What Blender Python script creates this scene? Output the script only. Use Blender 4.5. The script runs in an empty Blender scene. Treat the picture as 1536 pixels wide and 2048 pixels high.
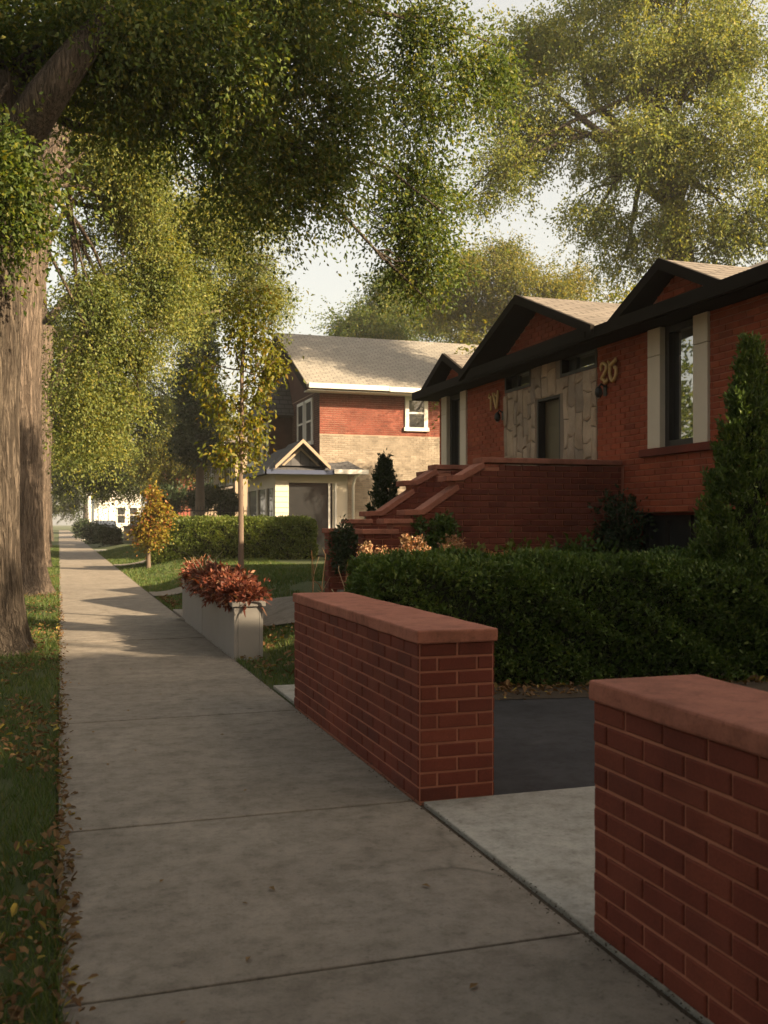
import bpy, math, random
import numpy as np
from mathutils import Vector, Matrix
R = math.radians
random.seed(7)
SC = bpy.context.scene
COL = SC.collection

# ------------------------------------------------------------------ camera, sky, sun, exposure
FPX, CAMH, HORIZ, YAW = 1996.0, 1.32, 1045.0, R(18.04)
cy_, sy_ = math.cos(YAW), math.sin(YAW)
cam = bpy.data.cameras.new('camera')
camo = bpy.data.objects.new('camera', cam); COL.objects.link(camo)
cam.sensor_fit = 'VERTICAL'; cam.sensor_height = 36.0; cam.lens = FPX / 2048 * 36
cam.shift_y = (HORIZ - 1024) / 2048
cam.clip_end = 3000; cam.clip_start = 0.05
cam.dof.use_dof = True; cam.dof.focus_distance = 7.5; cam.dof.aperture_fstop = 5.0
camo.location = (0, 0, CAMH); camo.rotation_euler = (R(90), 0, -YAW)
SC.camera = camo

SUN_AZ, SUN_EL = R(44), R(29)          # direction light travels: +Y turned towards -X
w = bpy.data.worlds.new('World'); SC.world = w; w.use_nodes = True
nt = w.node_tree; nt.nodes.clear()
sky = nt.nodes.new('ShaderNodeTexSky'); sky.sky_type = 'NISHITA'; sky.sun_disc = False
to_sun = Vector((math.sin(SUN_AZ) * math.cos(SUN_EL), -math.cos(SUN_AZ) * math.cos(SUN_EL), math.sin(SUN_EL)))
sky.sun_elevation = SUN_EL
sky.sun_rotation = math.atan2(to_sun.x, to_sun.y)
sky.air_density = 1.0; sky.dust_density = 5.0; sky.ozone_density = 1.0; sky.altitude = 50
tint = nt.nodes.new('ShaderNodeMix'); tint.data_type = 'RGBA'; tint.blend_type = 'MULTIPLY'
tint.inputs[0].default_value = 1.0
tint.inputs[7].default_value = (1.0, 0.86, 0.68, 1)
bg = nt.nodes.new('ShaderNodeBackground'); bg.inputs[1].default_value = 0.12
wo = nt.nodes.new('ShaderNodeOutputWorld')
veil = nt.nodes.new('ShaderNodeMix'); veil.data_type = 'RGBA'; veil.inputs[0].default_value = 0.5
veil.inputs[7].default_value = (3.2, 2.92, 2.42, 1)          # thin bright cloud veil over the whole sky
nt.links.new(sky.outputs[0], tint.inputs[6]); nt.links.new(tint.outputs[2], veil.inputs[6]); nt.links.new(veil.outputs[2], bg.inputs[0]); nt.links.new(bg.outputs[0], wo.inputs[0])
sun = bpy.data.lights.new('sun', 'SUN'); sun.energy = 5.0; sun.angle = R(0.53); sun.color = (1.0, 0.77, 0.49)
suno = bpy.data.objects.new('sun', sun); COL.objects.link(suno)
suno.rotation_euler = to_sun.to_track_quat('Z', 'Y').to_euler(); suno.location = (20, -20, 30)
vs = SC.view_settings
vs.view_transform = 'Standard'; vs.look = 'None'; vs.gamma = 1.0; vs.use_curve_mapping = False; vs.exposure = 1.62
SC.display_settings.display_device = 'sRGB'
SC.render.engine = 'CYCLES'
cyc = SC.cycles
cyc.max_bounces = 7; cyc.diffuse_bounces = 4; cyc.glossy_bounces = 3; cyc.transmission_bounces = 4; cyc.transparent_max_bounces = 8
cyc.use_denoising = True; cyc.sample_clamp_indirect = 6.0; cyc.caustics_reflective = False; cyc.caustics_refractive = False

# ------------------------------------------------------------------ helpers
def ray(u, v):
    a = (u - 768) / FPX; b = (HORIZ - v) / FPX
    return np.array((a * cy_ + sy_, cy_ - a * sy_, b))
EYE = np.array((0, 0, CAMH))
def at_depth(u, v, zc): return EYE + ray(u, v) * zc
def at_x(u, v, X): d = ray(u, v); return EYE + d * (X / d[0])
def at_y(u, v, Y): d = ray(u, v); return EYE + d * (Y / d[1])
def proj(p):
    zc = p[0] * sy_ + p[1] * cy_; xc = p[0] * cy_ - p[1] * sy_
    if zc < 0.1: return (-9999, -9999, zc)
    return (768 + FPX * xc / zc, HORIZ - FPX * (p[2] - CAMH) / zc, zc)

def world_loc(o):
    v = Vector((0, 0, 0))
    while o is not None:
        v += o.location; o = o.parent
    return v
def tag(o, label=None, cat=None, group=None, kind=None):
    if label: o['label'] = label
    if cat: o['category'] = cat
    if group: o['group'] = group
    if kind: o['kind'] = kind
    return o
def link(name, me, mats, parent=None, kind=None, label=None):
    o = bpy.data.objects.new(name, me); COL.objects.link(o)
    for m in (mats if isinstance(mats, (list, tuple)) else [mats]):
        if m is not None and me is not None and m.name not in me.materials: me.materials.append(m)
    if parent is not None: o.parent = parent
    if kind: o['kind'] = kind
    if label: o['label'] = label
    return o
def thing(name, label, cat, loc=(0, 0, 0), group=None):
    o = bpy.data.objects.new(name, None); COL.objects.link(o); o.location = loc
    o.empty_display_size = 0.2
    return tag(o, label, cat, group)

class MB:
    """collects polygons, builds one mesh object (vertices given in world space)"""
    def __init__(s): s.v = []; s.f = []; s.mi = []; s.cur = 0
    def add(s, vs, fs):
        b = len(s.v); s.v += [tuple(map(float, p)) for p in vs]
        for f in fs: s.f.append([b + i for i in f]); s.mi.append(s.cur)
        return s
    def box(s, x0, x1, y0, y1, z0, z1):
        if x0 > x1: x0, x1 = x1, x0
        if y0 > y1: y0, y1 = y1, y0
        return s.add([(x0,y0,z0),(x1,y0,z0),(x1,y1,z0),(x0,y1,z0),(x0,y0,z1),(x1,y0,z1),(x1,y1,z1),(x0,y1,z1)],
                     [(0,3,2,1),(4,5,6,7),(0,1,5,4),(1,2,6,5),(2,3,7,6),(3,0,4,7)])
    def prism(s, poly, ext):
        """poly: list of 3D points (planar), ext: extrusion vector"""
        n = len(poly); e = np.array(ext, float)
        a = [np.array(p, float) for p in poly]; b = [p + e for p in a]
        nrm = np.zeros(3)
        for i in range(n): nrm += np.cross(a[i], a[(i+1) % n])
        fl = np.dot(nrm, e) > 0
        fs = [tuple(range(n)), tuple(range(2*n-1, n-1, -1))] + [((i+1) % n, i, n+i, n+(i+1) % n) for i in range(n)]
        if fl: fs = [tuple(reversed(f)) for f in fs]
        return s.add(a + b, fs)
    def slab(s, pts, th):
        """a sheet with thickness th measured downwards (z)"""
        return s.prism(pts, (0, 0, -th))
    def tube(s, path, rad, n=8, cap=True, flat=1.0, wob=0.0, rng=None):
        path = [np.array(p, float) for p in path]; k = len(path)
        if not hasattr(rad, '__len__'): rad = [rad] * k
        b = len(s.v); up = None
        for i, p in enumerate(path):
            t = path[min(i+1, k-1)] - path[max(i-1, 0)]; t /= (np.linalg.norm(t) + 1e-9)
            if up is None:
                up = np.array((0, 0, 1.)) if abs(t[2]) < 0.8 else np.array((1., 0, 0))
            sd = np.cross(t, up); sd /= (np.linalg.norm(sd) + 1e-9); up = np.cross(sd, t)
            for j in range(n):
                a = 2 * math.pi * j / n
                r = rad[i] * (1 + (wob * (rng.random() - .5) if wob else 0))
                q = p + sd * math.cos(a) * r + up * math.sin(a) * r * flat
                s.v.append(tuple(q))
        for i in range(k - 1):
            for j in range(n):
                s.f.append([b+i*n+j, b+i*n+(j+1) % n, b+(i+1)*n+(j+1) % n, b+(i+1)*n+j]); s.mi.append(s.cur)
        if cap:
            s.f.append([b + j for j in range(n)][::-1]); s.mi.append(s.cur)
            s.f.append([b + (k-1)*n + j for j in range(n)]); s.mi.append(s.cur)
        return s
    def ball(s, c, r, n=10, m=6, sq=(1, 1, 1)):
        b = len(s.v)
        for i in range(m + 1):
            th = math.pi * i / m
            for j in range(n):
                a = 2 * math.pi * j / n
                s.v.append((c[0] + r*sq[0]*math.sin(th)*math.cos(a), c[1] + r*sq[1]*math.sin(th)*math.sin(a), c[2] + r*sq[2]*math.cos(th)))
        for i in range(m):
            for j in range(n):
                s.f.append([b+i*n+j, b+(i+1)*n+j, b+(i+1)*n+(j+1) % n, b+i*n+(j+1) % n]); s.mi.append(s.cur)
        return s
    def build(s, name, mats, parent=None, kind=None, label=None, smooth=False, bevel=0.0):
        off = world_loc(parent) if parent is not None else Vector((0, 0, 0))
        me = bpy.data.meshes.new(name)
        me.from_pydata([(a-off[0], b-off[1], c-off[2]) for a, b, c in s.v], [], s.f)
        o = link(name, me, mats, parent, kind, label)
        if any(s.mi): me.polygons.foreach_set('material_index', s.mi)
        if smooth: me.polygons.foreach_set('use_smooth', [True] * len(me.polygons))
        if bevel:
            md = o.modifiers.new('bevel', 'BEVEL'); md.width = bevel; md.segments = 2; md.limit_method = 'ANGLE'
        me.update()
        return o

# ------------------------------------------------------------------ materials
MATS = {}
def mk(name):
    m = bpy.data.materials.new(name); m.use_nodes = True; MATS[name] = m
    nt = m.node_tree; nt.nodes.clear()
    out = nt.nodes.new('ShaderNodeOutputMaterial'); return m, nt, out
def nd(nt, t, **kw):
    n = nt.nodes.new(t)
    for k, v in kw.items(): setattr(n, k, v)
    return n
def noise(nt, vec, scale, detail=4, rough=.6, dist=0.0):
    n = nd(nt, 'ShaderNodeTexNoise'); n.inputs['Scale'].default_value = scale; n.inputs['Detail'].default_value = detail
    n.inputs['Roughness'].default_value = rough; n.inputs['Distortion'].default_value = dist
    if vec is not None: nt.links.new(vec, n.inputs['Vector'])
    return n.outputs['Fac']
def ramp(nt, fac, stops):
    r = nd(nt, 'ShaderNodeValToRGB'); e = r.color_ramp.elements
    while len(e) < len(stops): e.new(0.5)
    for k, (p, c) in enumerate(stops):
        e[k].position = p; e[k].color = (*c, 1) if len(c) == 3 else c
    nt.links.new(fac, r.inputs[0]); return r.outputs[0]
def mixc(nt, fac, a, b, mode='MIX'):
    m = nd(nt, 'ShaderNodeMix', data_type='RGBA', blend_type=mode)
    for sock, val in ((m.inputs[0], fac), (m.inputs[6], a), (m.inputs[7], b)):
        if hasattr(val, 'links'): nt.links.new(val, sock)
        elif isinstance(val, (int, float)): sock.default_value = val
        else: sock.default_value = (*val, 1)
    return m.outputs[2]
def coord(nt, scale=(1, 1, 1), src='Object'):
    tc = nd(nt, 'ShaderNodeTexCoord'); mp = nd(nt, 'ShaderNodeMapping'); mp.inputs['Scale'].default_value = scale
    if src == 'World':
        g = nd(nt, 'ShaderNodeNewGeometry'); nt.links.new(g.outputs['Position'], mp.inputs[0])
    else: nt.links.new(tc.outputs[src], mp.inputs[0])
    return mp.outputs[0]
def bump(nt, h, strength=.3, dist=.01):
    b = nd(nt, 'ShaderNodeBump'); b.inputs['Strength'].default_value = strength; b.inputs['Distance'].default_value = dist
    nt.links.new(h, b.inputs['Height']); return b.outputs[0]
def princ(nt, out, col, rough=.8, nrm=None, metal=0.0, spec=.4):
    p = nd(nt, 'ShaderNodeBsdfPrincipled')
    if hasattr(col, 'links'): nt.links.new(col, p.inputs['Base Color'])
    else: p.inputs['Base Color'].default_value = (*col, 1)
    if hasattr(rough, 'links'): nt.links.new(rough, p.inputs['Roughness'])
    else: p.inputs['Roughness'].default_value = rough
    p.inputs['Metallic'].default_value = metal; p.inputs['Specular IOR Level'].default_value = spec
    if nrm is not None: nt.links.new(nrm, p.inputs['Normal'])
    nt.links.new(p.outputs[0], out.inputs['Surface']); return p
def basic(name, c1, c2, scale=6, rough=.8, bs=.2, bscale=60, metal=0.0, spec=.4, src='World', stretch=(1, 1, 1), bdist=.005):
    m, nt, out = mk(name); v = coord(nt, stretch, src)
    c = mixc(nt, noise(nt, v, scale, 6), c1, c2)
    n2 = noise(nt, v, bscale, 4)
    princ(nt, out, c, rough, bump(nt, n2, bs, bdist), metal, spec); return m
def brick_mat(name, c1, c2, c3, dark):
    m, nt, out = mk(name); v = coord(nt, (1, 1, 1), 'World')
    oi = nd(nt, 'ShaderNodeObjectInfo'); g = nd(nt, 'ShaderNodeNewGeometry')
    add = nd(nt, 'ShaderNodeMath', operation='ADD'); fr = nd(nt, 'ShaderNodeMath', operation='FRACT')
    nt.links.new(oi.outputs['Random'], add.inputs[0]); nt.links.new(g.outputs['Random Per Island'], add.inputs[1]); nt.links.new(add.outputs[0], fr.inputs[0])
    base = ramp(nt, fr.outputs[0], [(0, c1), (.45, c2), (.8, c3), (1, dark)])
    spots = ramp(nt, noise(nt, v, 140, 3, .7), [(.35, (.6, .6, .6)), (.6, (1.1, 1.1, 1.1))])
    c = mixc(nt, .55, base, spots, 'MULTIPLY')
    stain = ramp(nt, noise(nt, v, 2.2, 5, .65), [(.38, (.62, .6, .58)), (.62, (1.08, 1.06, 1.04))])
    c = mixc(nt, .7, c, stain, 'MULTIPLY')
    h = noise(nt, v, 260, 4, .7)
    princ(nt, out, c, .85, bump(nt, h, .5, .004), 0, .25); return m

def leaf_mat(name, cols, trans=.35, rough=.55):
    m, nt, out = mk(name)
    g = nd(nt, 'ShaderNodeNewGeometry')
    c = ramp(nt, g.outputs['Random Per Island'], cols)
    v = coord(nt, (1, 1, 1), 'World')
    big = ramp(nt, noise(nt, v, .55, 3), [(.3, (.72, .8, .75)), (.7, (1.2, 1.12, 1.0))])
    c = mixc(nt, 1.0, c, big, 'MULTIPLY')
    p = nd(nt, 'ShaderNodeBsdfPrincipled'); nt.links.new(c, p.inputs['Base Color']); p.inputs['Roughness'].default_value = rough
    p.inputs['Specular IOR Level'].default_value = .35
    t = nd(nt, 'ShaderNodeBsdfTranslucent'); tc = mixc(nt, 1.0, c, (1.25, 1.15, .5), 'MULTIPLY'); nt.links.new(tc, t.inputs[0])
    ms = nd(nt, 'ShaderNodeMixShader'); ms.inputs[0].default_value = trans
    nt.links.new(p.outputs[0], ms.inputs[1]); nt.links.new(t.outputs[0], ms.inputs[2]); nt.links.new(ms.outputs[0], out.inputs['Surface'])
    return m

def concrete_mat(name, c1, c2, grime, spec=.25):
    m, nt, out = mk(name); v = coord(nt, (1, 1, 1), 'World')
    oi = nd(nt, 'ShaderNodeObjectInfo')
    c = mixc(nt, ramp(nt, noise(nt, v, 1.3, 6, .65), [(.3, (0, 0, 0)), (.7, (1, 1, 1))]), c1, c2)
    pt = ramp(nt, noise(nt, v, 7, 5, .7), [(.36, (.70, .69, .67)), (.55, (1, 1, 1)), (.75, (1.12, 1.1, 1.06))])
    c = mixc(nt, .9, c, pt, 'MULTIPLY')
    p2 = ramp(nt, noise(nt, v, 24, 5, .72), [(.30, (.62, .6, .58)), (.47, (1, 1, 1)), (.7, (1.1, 1.09, 1.07))])
    c = mixc(nt, .7, c, p2, 'MULTIPLY')
    ck = nd(nt, 'ShaderNodeTexVoronoi', feature='DISTANCE_TO_EDGE'); ck.inputs['Scale'].default_value = .55
    nt.links.new(mixc(nt, .12, v, nd(nt, 'ShaderNodeTexNoise').outputs['Color']), ck.inputs['Vector'])
    ckm = ramp(nt, ck.outputs['Distance'], [(0, (1, 1, 1)), (.004, (.6, .6, .6)), (.009, (0, 0, 0))])
    c = mixc(nt, mixc(nt, 1.0, ckm, ramp(nt, noise(nt, v, .9, 2), [(.58, (0, 0, 0)), (.68, (.6, .6, .6))]), 'MULTIPLY'), c, grime)
    sp = ramp(nt, noise(nt, v, 95, 3, .75), [(.28, (.55, .54, .52)), (.45, (1, 1, 1)), (.7, (1.12, 1.12, 1.1))])
    c = mixc(nt, .6, c, sp, 'MULTIPLY')
    spot = nd(nt, 'ShaderNodeTexVoronoi'); spot.inputs['Scale'].default_value = 3.3; nt.links.new(v, spot.inputs['Vector'])
    sm = ramp(nt, spot.outputs['Distance'], [(.0, (1, 1, 1)), (.09, (.35, .35, .35)), (.16, (0, 0, 0))])
    sn = ramp(nt, noise(nt, v, 2.6, 2), [(.52, (0, 0, 0)), (.62, (1, 1, 1))])
    msk = mixc(nt, 1.0, sm, sn, 'MULTIPLY')
    c = mixc(nt, msk, c, grime)
    rr = ramp(nt, oi.outputs['Random'], [(0, (.9, .9, .9)), (1, (1.06, 1.05, 1.03))])
    c = mixc(nt, 1.0, c, rr, 'MULTIPLY')
    princ(nt, out, c, .88, bump(nt, noise(nt, v, 160, 5, .75), .4, .004), 0, spec); return m

def bark_mat(name, c1, c2):
    m, nt, out = mk(name); v = coord(nt, (1, 1, .085), 'World'); v2 = coord(nt, (1, 1, .4), 'World')
    f = noise(nt, v, 30, 4, .55, 1.2)
    fine = noise(nt, v2, 70, 4, .7)
    f2 = noise(nt, v2, 4, 5, .6)
    c = mixc(nt, f2, c1, c2)
    c = mixc(nt, .9, c, ramp(nt, f, [(.36, (.38, .36, .35)), (.50, (.85, .85, .85)), (.66, (1.12, 1.1, 1.08))]), 'MULTIPLY')
    c = mixc(nt, .6, c, ramp(nt, fine, [(.3, (.6, .6, .6)), (.65, (1.2, 1.2, 1.2))]), 'MULTIPLY')
    hb = mixc(nt, .25, ramp(nt, f, [(.38, (0, 0, 0)), (.58, (1, 1, 1))]), fine)
    princ(nt, out, c, .92, bump(nt, hb, 1.0, .035), 0, .15); return m

def shingle_mat(name, c1, c2):
    m, nt, out = mk(name); v = coord(nt, (1, 1, 1), 'World')
    b = nd(nt, 'ShaderNodeTexBrick'); b.inputs['Scale'].default_value = 1.0
    b.inputs['Brick Width'].default_value = .3; b.inputs['Row Height'].default_value = .13; b.inputs['Mortar Size'].default_value = .014
    b.inputs['Color1'].default_value = (*c1, 1); b.inputs['Color2'].default_value = (*c2, 1); b.inputs['Mortar'].default_value = (c1[0]*.5, c1[1]*.5, c1[2]*.5, 1)
    nt.links.new(v, b.inputs['Vector'])
    c = mixc(nt, .5, b.outputs['Color'], ramp(nt, noise(nt, v, 3, 5), [(.3, (.7, .7, .7)), (.7, (1.15, 1.12, 1.1))]), 'MULTIPLY')
    princ(nt, out, c, .9, bump(nt, noise(nt, v, 60, 4), .4, .01), 0, .2); return m

def glass_mat(name, tintc=(.012, .014, .016), refl=.28):
    m, nt, out = mk(name)
    d = nd(nt, 'ShaderNodeBsdfPrincipled'); d.inputs['Base Color'].default_value = (*tintc, 1); d.inputs['Roughness'].default_value = .3
    gl = nd(nt, 'ShaderNodeBsdfGlossy'); gl.inputs['Roughness'].default_value = .015; gl.inputs[0].default_value = (.95, .95, .95, 1)
    v = coord(nt, (1, 1, 1), 'World'); nt.links.new(bump(nt, noise(nt, v, 1.2, 2), .015, .05), gl.inputs['Normal'])
    fr = nd(nt, 'ShaderNodeFresnel'); fr.inputs[0].default_value = 1.5
    mx = nd(nt, 'ShaderNodeMath', operation='ADD'); nt.links.new(fr.outputs[0], mx.inputs[0]); mx.inputs[1].default_value = refl
    ms = nd(nt, 'ShaderNodeMixShader'); nt.links.new(mx.outputs[0], ms.inputs[0]); nt.links.new(d.outputs[0], ms.inputs[1]); nt.links.new(gl.outputs[0], ms.inputs[2])
    nt.links.new(ms.outputs[0], out.inputs['Surface']); return m

M_BRICK = brick_mat('red_brick', (.165, .042, .027), (.145, .036, .024), (.19, .052, .032), (.12, .032, .023))
M_BRICKH = brick_mat('house_brick', (.36, .088, .042), (.32, .076, .038), (.40, .105, .05), (.27, .064, .035))
M_BRICK2 = brick_mat('neighbour_brick', (.235, .072, .052), (.20, .06, .043), (.265, .088, .064), (.16, .048, .037))
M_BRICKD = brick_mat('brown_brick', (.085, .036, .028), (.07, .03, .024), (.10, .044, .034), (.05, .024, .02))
M_DSHING = shingle_mat('slate_shingles', (.075, .075, .082), (.10, .10, .108))
M_BEIGE = brick_mat('pale_brick', (.31, .27, .22), (.265, .23, .185), (.35, .305, .25), (.21, .18, .145))
M_MORTAR = basic('pink_mortar', (.40, .175, .115), (.33, .135, .088), 9, .95, .4, 220)
M_MORTAR2 = basic('grey_mortar', (.36, .26, .19), (.30, .21, .16), 9, .95, .3, 220)
M_COPING = concrete_mat('painted_coping', (.27, .105, .075), (.34, .142, .102), (.17, .085, .066))
M_WALK = concrete_mat('sidewalk_concrete', (.165, .146, .126), (.235, .21, .184), (.065, .056, .047))
M_APRON = concrete_mat('new_concrete', (.27, .268, .25), (.325, .32, .30), (.15, .145, .135))
M_ASPH = concrete_mat('asphalt', (.026, .027, .032), (.048, .049, .055), (.09, .088, .085))
M_ROAD = basic('road_asphalt', (.05, .05, .05), (.07, .068, .065), 2, .9, .4, 150)
M_SOIL = basic('dark_soil', (.035, .026, .018), (.07, .052, .034), 9, .95, .8, 60, bdist=.02)
M_LAWN = basic('lawn_ground', (.035, .055, .014), (.06, .07, .022), 3, .95, .9, 90, bdist=.02)
M_GRASS = leaf_mat('grass_blades', [(0, (0.0495, 0.0935, 0.0198)), (.5, (0.0715, 0.121, 0.0264)), (.85, (0.11, 0.138, 0.0385)), (1, (0.187, 0.154, 0.066))], .3)
M_DRYLEAF = leaf_mat('dry_leaves', [(0, (.10, .055, .028)), (.4, (.15, .085, .04)), (.7, (.21, .13, .06)), (.88, (.07, .04, .022)), (.95, (.26, .2, .04)), (1, (.30, .24, .05))], .15, .8)
M_BARK = bark_mat('elm_bark', (.085, .069, .056), (.125, .103, .083))
M_BARK2 = bark_mat('pale_bark', (.13, .102, .082), (.185, .147, .118))
M_TWIG = basic('twig_bark', (.10, .075, .055), (.16, .12, .09), 12, .9, .4, 60)
M_YBARK = basic('young_bark', (.17, .12, .09), (.12, .088, .068), 14, .8, .5, 50)
M_TREE = leaf_mat('elm_leaves', [(0, (0.0616, 0.102, 0.0203)), (.45, (0.0924, 0.143, 0.0293)), (.8, (0.142, 0.17, 0.0338)), (1, (0.247, 0.233, 0.0394))], 0.46)
M_TREEY = leaf_mat('turning_leaves', [(0, (0.0926, 0.125, 0.0248)), (.45, (0.142, 0.16, 0.0297)), (.8, (0.218, 0.2, 0.0347)), (1, (0.305, 0.247, 0.0396))], 0.48)
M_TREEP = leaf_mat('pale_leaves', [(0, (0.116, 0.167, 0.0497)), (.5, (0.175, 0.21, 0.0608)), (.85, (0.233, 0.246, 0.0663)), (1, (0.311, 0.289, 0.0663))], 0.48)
M_DARKTREE = leaf_mat('evergreen_leaves', [(0, (.018, .036, .016)), (.6, (.03, .052, .02)), (1, (.045, .065, .022))], .15)
M_YELLOW = leaf_mat('yellow_leaves', [(0, (.10, .13, .018)), (.5, (.15, .17, .02)), (.88, (.23, .20, .022)), (1, (.24, .15, .025))], .5)
M_FALL = leaf_mat('red_gold_leaves', [(0, (.22, .20, .022)), (.6, (.27, .20, .022)), (.82, (.30, .085, .03)), (1, (.13, .14, .022))], .4)
M_HEDGE = leaf_mat('hedge_leaves', [(0, (0.0425, 0.0825, 0.0163)), (.5, (0.065, 0.119, 0.0225)), (.85, (0.1, 0.156, 0.0312)), (1, (0.138, 0.181, 0.0438))], 0.3)
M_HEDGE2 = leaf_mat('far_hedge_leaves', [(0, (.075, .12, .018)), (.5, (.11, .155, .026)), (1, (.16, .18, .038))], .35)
M_SHADEELM = leaf_mat('shaded_elm_leaves', [(0, (.035, .055, .014)), (.5, (.055, .078, .02)), (1, (.085, .095, .025))], .35)  # elm leaf colour darkened to hold the shade at the avenue's far end
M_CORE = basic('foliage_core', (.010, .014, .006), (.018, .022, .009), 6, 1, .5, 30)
M_RED = leaf_mat('bronze_red_leaves', [(0, (.10, .028, .02)), (.4, (.16, .042, .026)), (.75, (.23, .075, .045)), (.92, (.06, .02, .016)), (1, (.34, .19, .12))], .25)
M_DRYFL = leaf_mat('dried_flowers', [(0, (.34, .20, .13)), (.5, (.45, .30, .19)), (.8, (.40, .16, .08)), (1, (.22, .13, .09))], .3)
M_REEDS = leaf_mat('grey_grass', [(0, (.14, .16, .12)), (.6, (.22, .22, .17)), (1, (.30, .26, .19))], .25)
M_TRIM = basic('dark_brown_trim', (.010, .008, .0062), (.016, .0125, .0098), 8, .8, .2, 60, spec=.1)
M_SOFFIT = basic('dark_soffit', (.010, .008, .0065), (.014, .011, .009), 5, .9, .2, 60, spec=.1)
M_SHING = shingle_mat('brown_shingles', (.165, .145, .128), (.21, .187, .165))
M_SHING2 = shingle_mat('grey_shingles', (.225, .21, .185), (.265, .25, .222))
M_LIME = basic('limestone', (.62, .545, .44), (.70, .62, .51), 7, .85, .25, 130)
M_WINF = basic('black_window_frame', (.018, .016, .016), (.026, .023, .022), 8, .5, .1, 60)
M_WHITE = basic('white_paint', (.66, .64, .60), (.72, .70, .66), 5, .6, .15, 80)
M_SIDING = basic('cream_siding', (.50, .45, .375), (.55, .50, .42), 4, .7, .15, 60)
M_STONE = brick_mat('veneer_stone', (.54, .42, .31), (.43, .345, .27), (.58, .465, .355), (.33, .275, .23))
M_STONEJ = basic('stone_mortar', (.25, .205, .165), (.20, .16, .13), 9, .95, .4, 90)
M_DOOR = basic('dark_olive_door', (.085, .068, .036), (.11, .088, .048), 6, .45, .15, 80, stretch=(1, 1, .1))
M_GOLD = basic('aged_gold', (.62, .42, .17), (.50, .33, .13), 30, .5, .2, 120, spec=.5)
M_IRON = basic('black_iron', (.014, .014, .015), (.022, .022, .022), 9, .5, .2, 80)
M_BLUEG = basic('blue_gutter', (.045, .06, .11), (.06, .075, .13), 6, .4, .1, 60)
M_GLASS = glass_mat('window_glass', refl=.30)
M_GLASSD = glass_mat('dim_glass', (.02, .022, .024), .05)
M_PLANT = basic('grey_planter', (.20, .192, .185), (.245, .236, .225), 3, .75, .3, 110)
M_CAR = basic('blue_car_paint', (.02, .028, .05), (.024, .033, .058), 2, .25, .02, 20, spec=.6)
M_CAR2 = basic('dark_car_paint', (.03, .03, .033), (.036, .036, .04), 2, .25, .02, 20, spec=.6)
M_TYRE = basic('tyre_rubber', (.015, .015, .015), (.02, .02, .02), 9, .9, .2, 60)
M_RIM = basic('wheel_rim', (.4, .4, .42), (.5, .5, .52), 9, .35, .1, 60, metal=.8)
M_LAMPG = basic('lamp_glass', (.55, .5, .4), (.6, .55, .45), 9, .2, .05, 60)
M_STUCCO = basic('tan_stucco', (.30, .235, .175), (.36, .285, .21), 3, .9, .4, 60)
M_HEADL = basic('headlight_lens', (.7, .7, .7), (.8, .8, .8), 9, .15, .05, 60)

# ------------------------------------------------------------------ leaves and crowns
def unit(a): return a / (np.linalg.norm(a, axis=-1, keepdims=True) + 1e-9)
def leaves_mesh(name, P, D, L, wr=.5, rng=None, fold=.18):
    n = len(P); D = unit(D)
    rv = rng.normal(size=(n, 3)); S = unit(np.cross(D, rv)); N = np.cross(S, D)
    L = np.asarray(L).reshape(-1, 1) * np.ones((n, 1)); W = L * wr * .5
    m = P + D * L * .45
    V = np.empty((n, 4, 3))
    V[:, 0] = P; V[:, 1] = m + S * W + N * L * fold; V[:, 2] = P + D * L - N * L * fold * .4; V[:, 3] = m - S * W + N * L * fold
    return quads_mesh(name, V)
def quads_mesh(name, V):
    n = len(V)
    me = bpy.data.meshes.new(name)
    me.vertices.add(n * 4); me.vertices.foreach_set('co', V.reshape(-1).astype(np.float32))
    me.loops.add(n * 4); me.loops.foreach_set('vertex_index', np.arange(n * 4, dtype=np.int32))
    me.polygons.add(n); me.polygons.foreach_set('loop_start', np.arange(0, n * 4, 4, dtype=np.int32))
    me.polygons.foreach_set('loop_total', np.full(n, 4, dtype=np.int32))
    me.update(calc_edges=True); return me
def tris_mesh(name, V):
    n = len(V)
    me = bpy.data.meshes.new(name)
    me.vertices.add(n * 3); me.vertices.foreach_set('co', V.reshape(-1).astype(np.float32))
    me.loops.add(n * 3); me.loops.foreach_set('vertex_index', np.arange(n * 3, dtype=np.int32))
    me.polygons.add(n); me.polygons.foreach_set('loop_start', np.arange(0, n * 3, 3, dtype=np.int32))
    me.polygons.foreach_set('loop_total', np.full(n, 3, dtype=np.int32))
    me.update(calc_edges=True); return me
def ell(u, v, zc, ru, rv, rd=None):
    """a clump of a crown: centre and radii in metres, from where it is seen and how far away it hangs"""
    c = at_depth(u, v, zc); h = ru * zc / FPX
    return (c, np.array((h, rd or h, rv * zc / FPX)))
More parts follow.
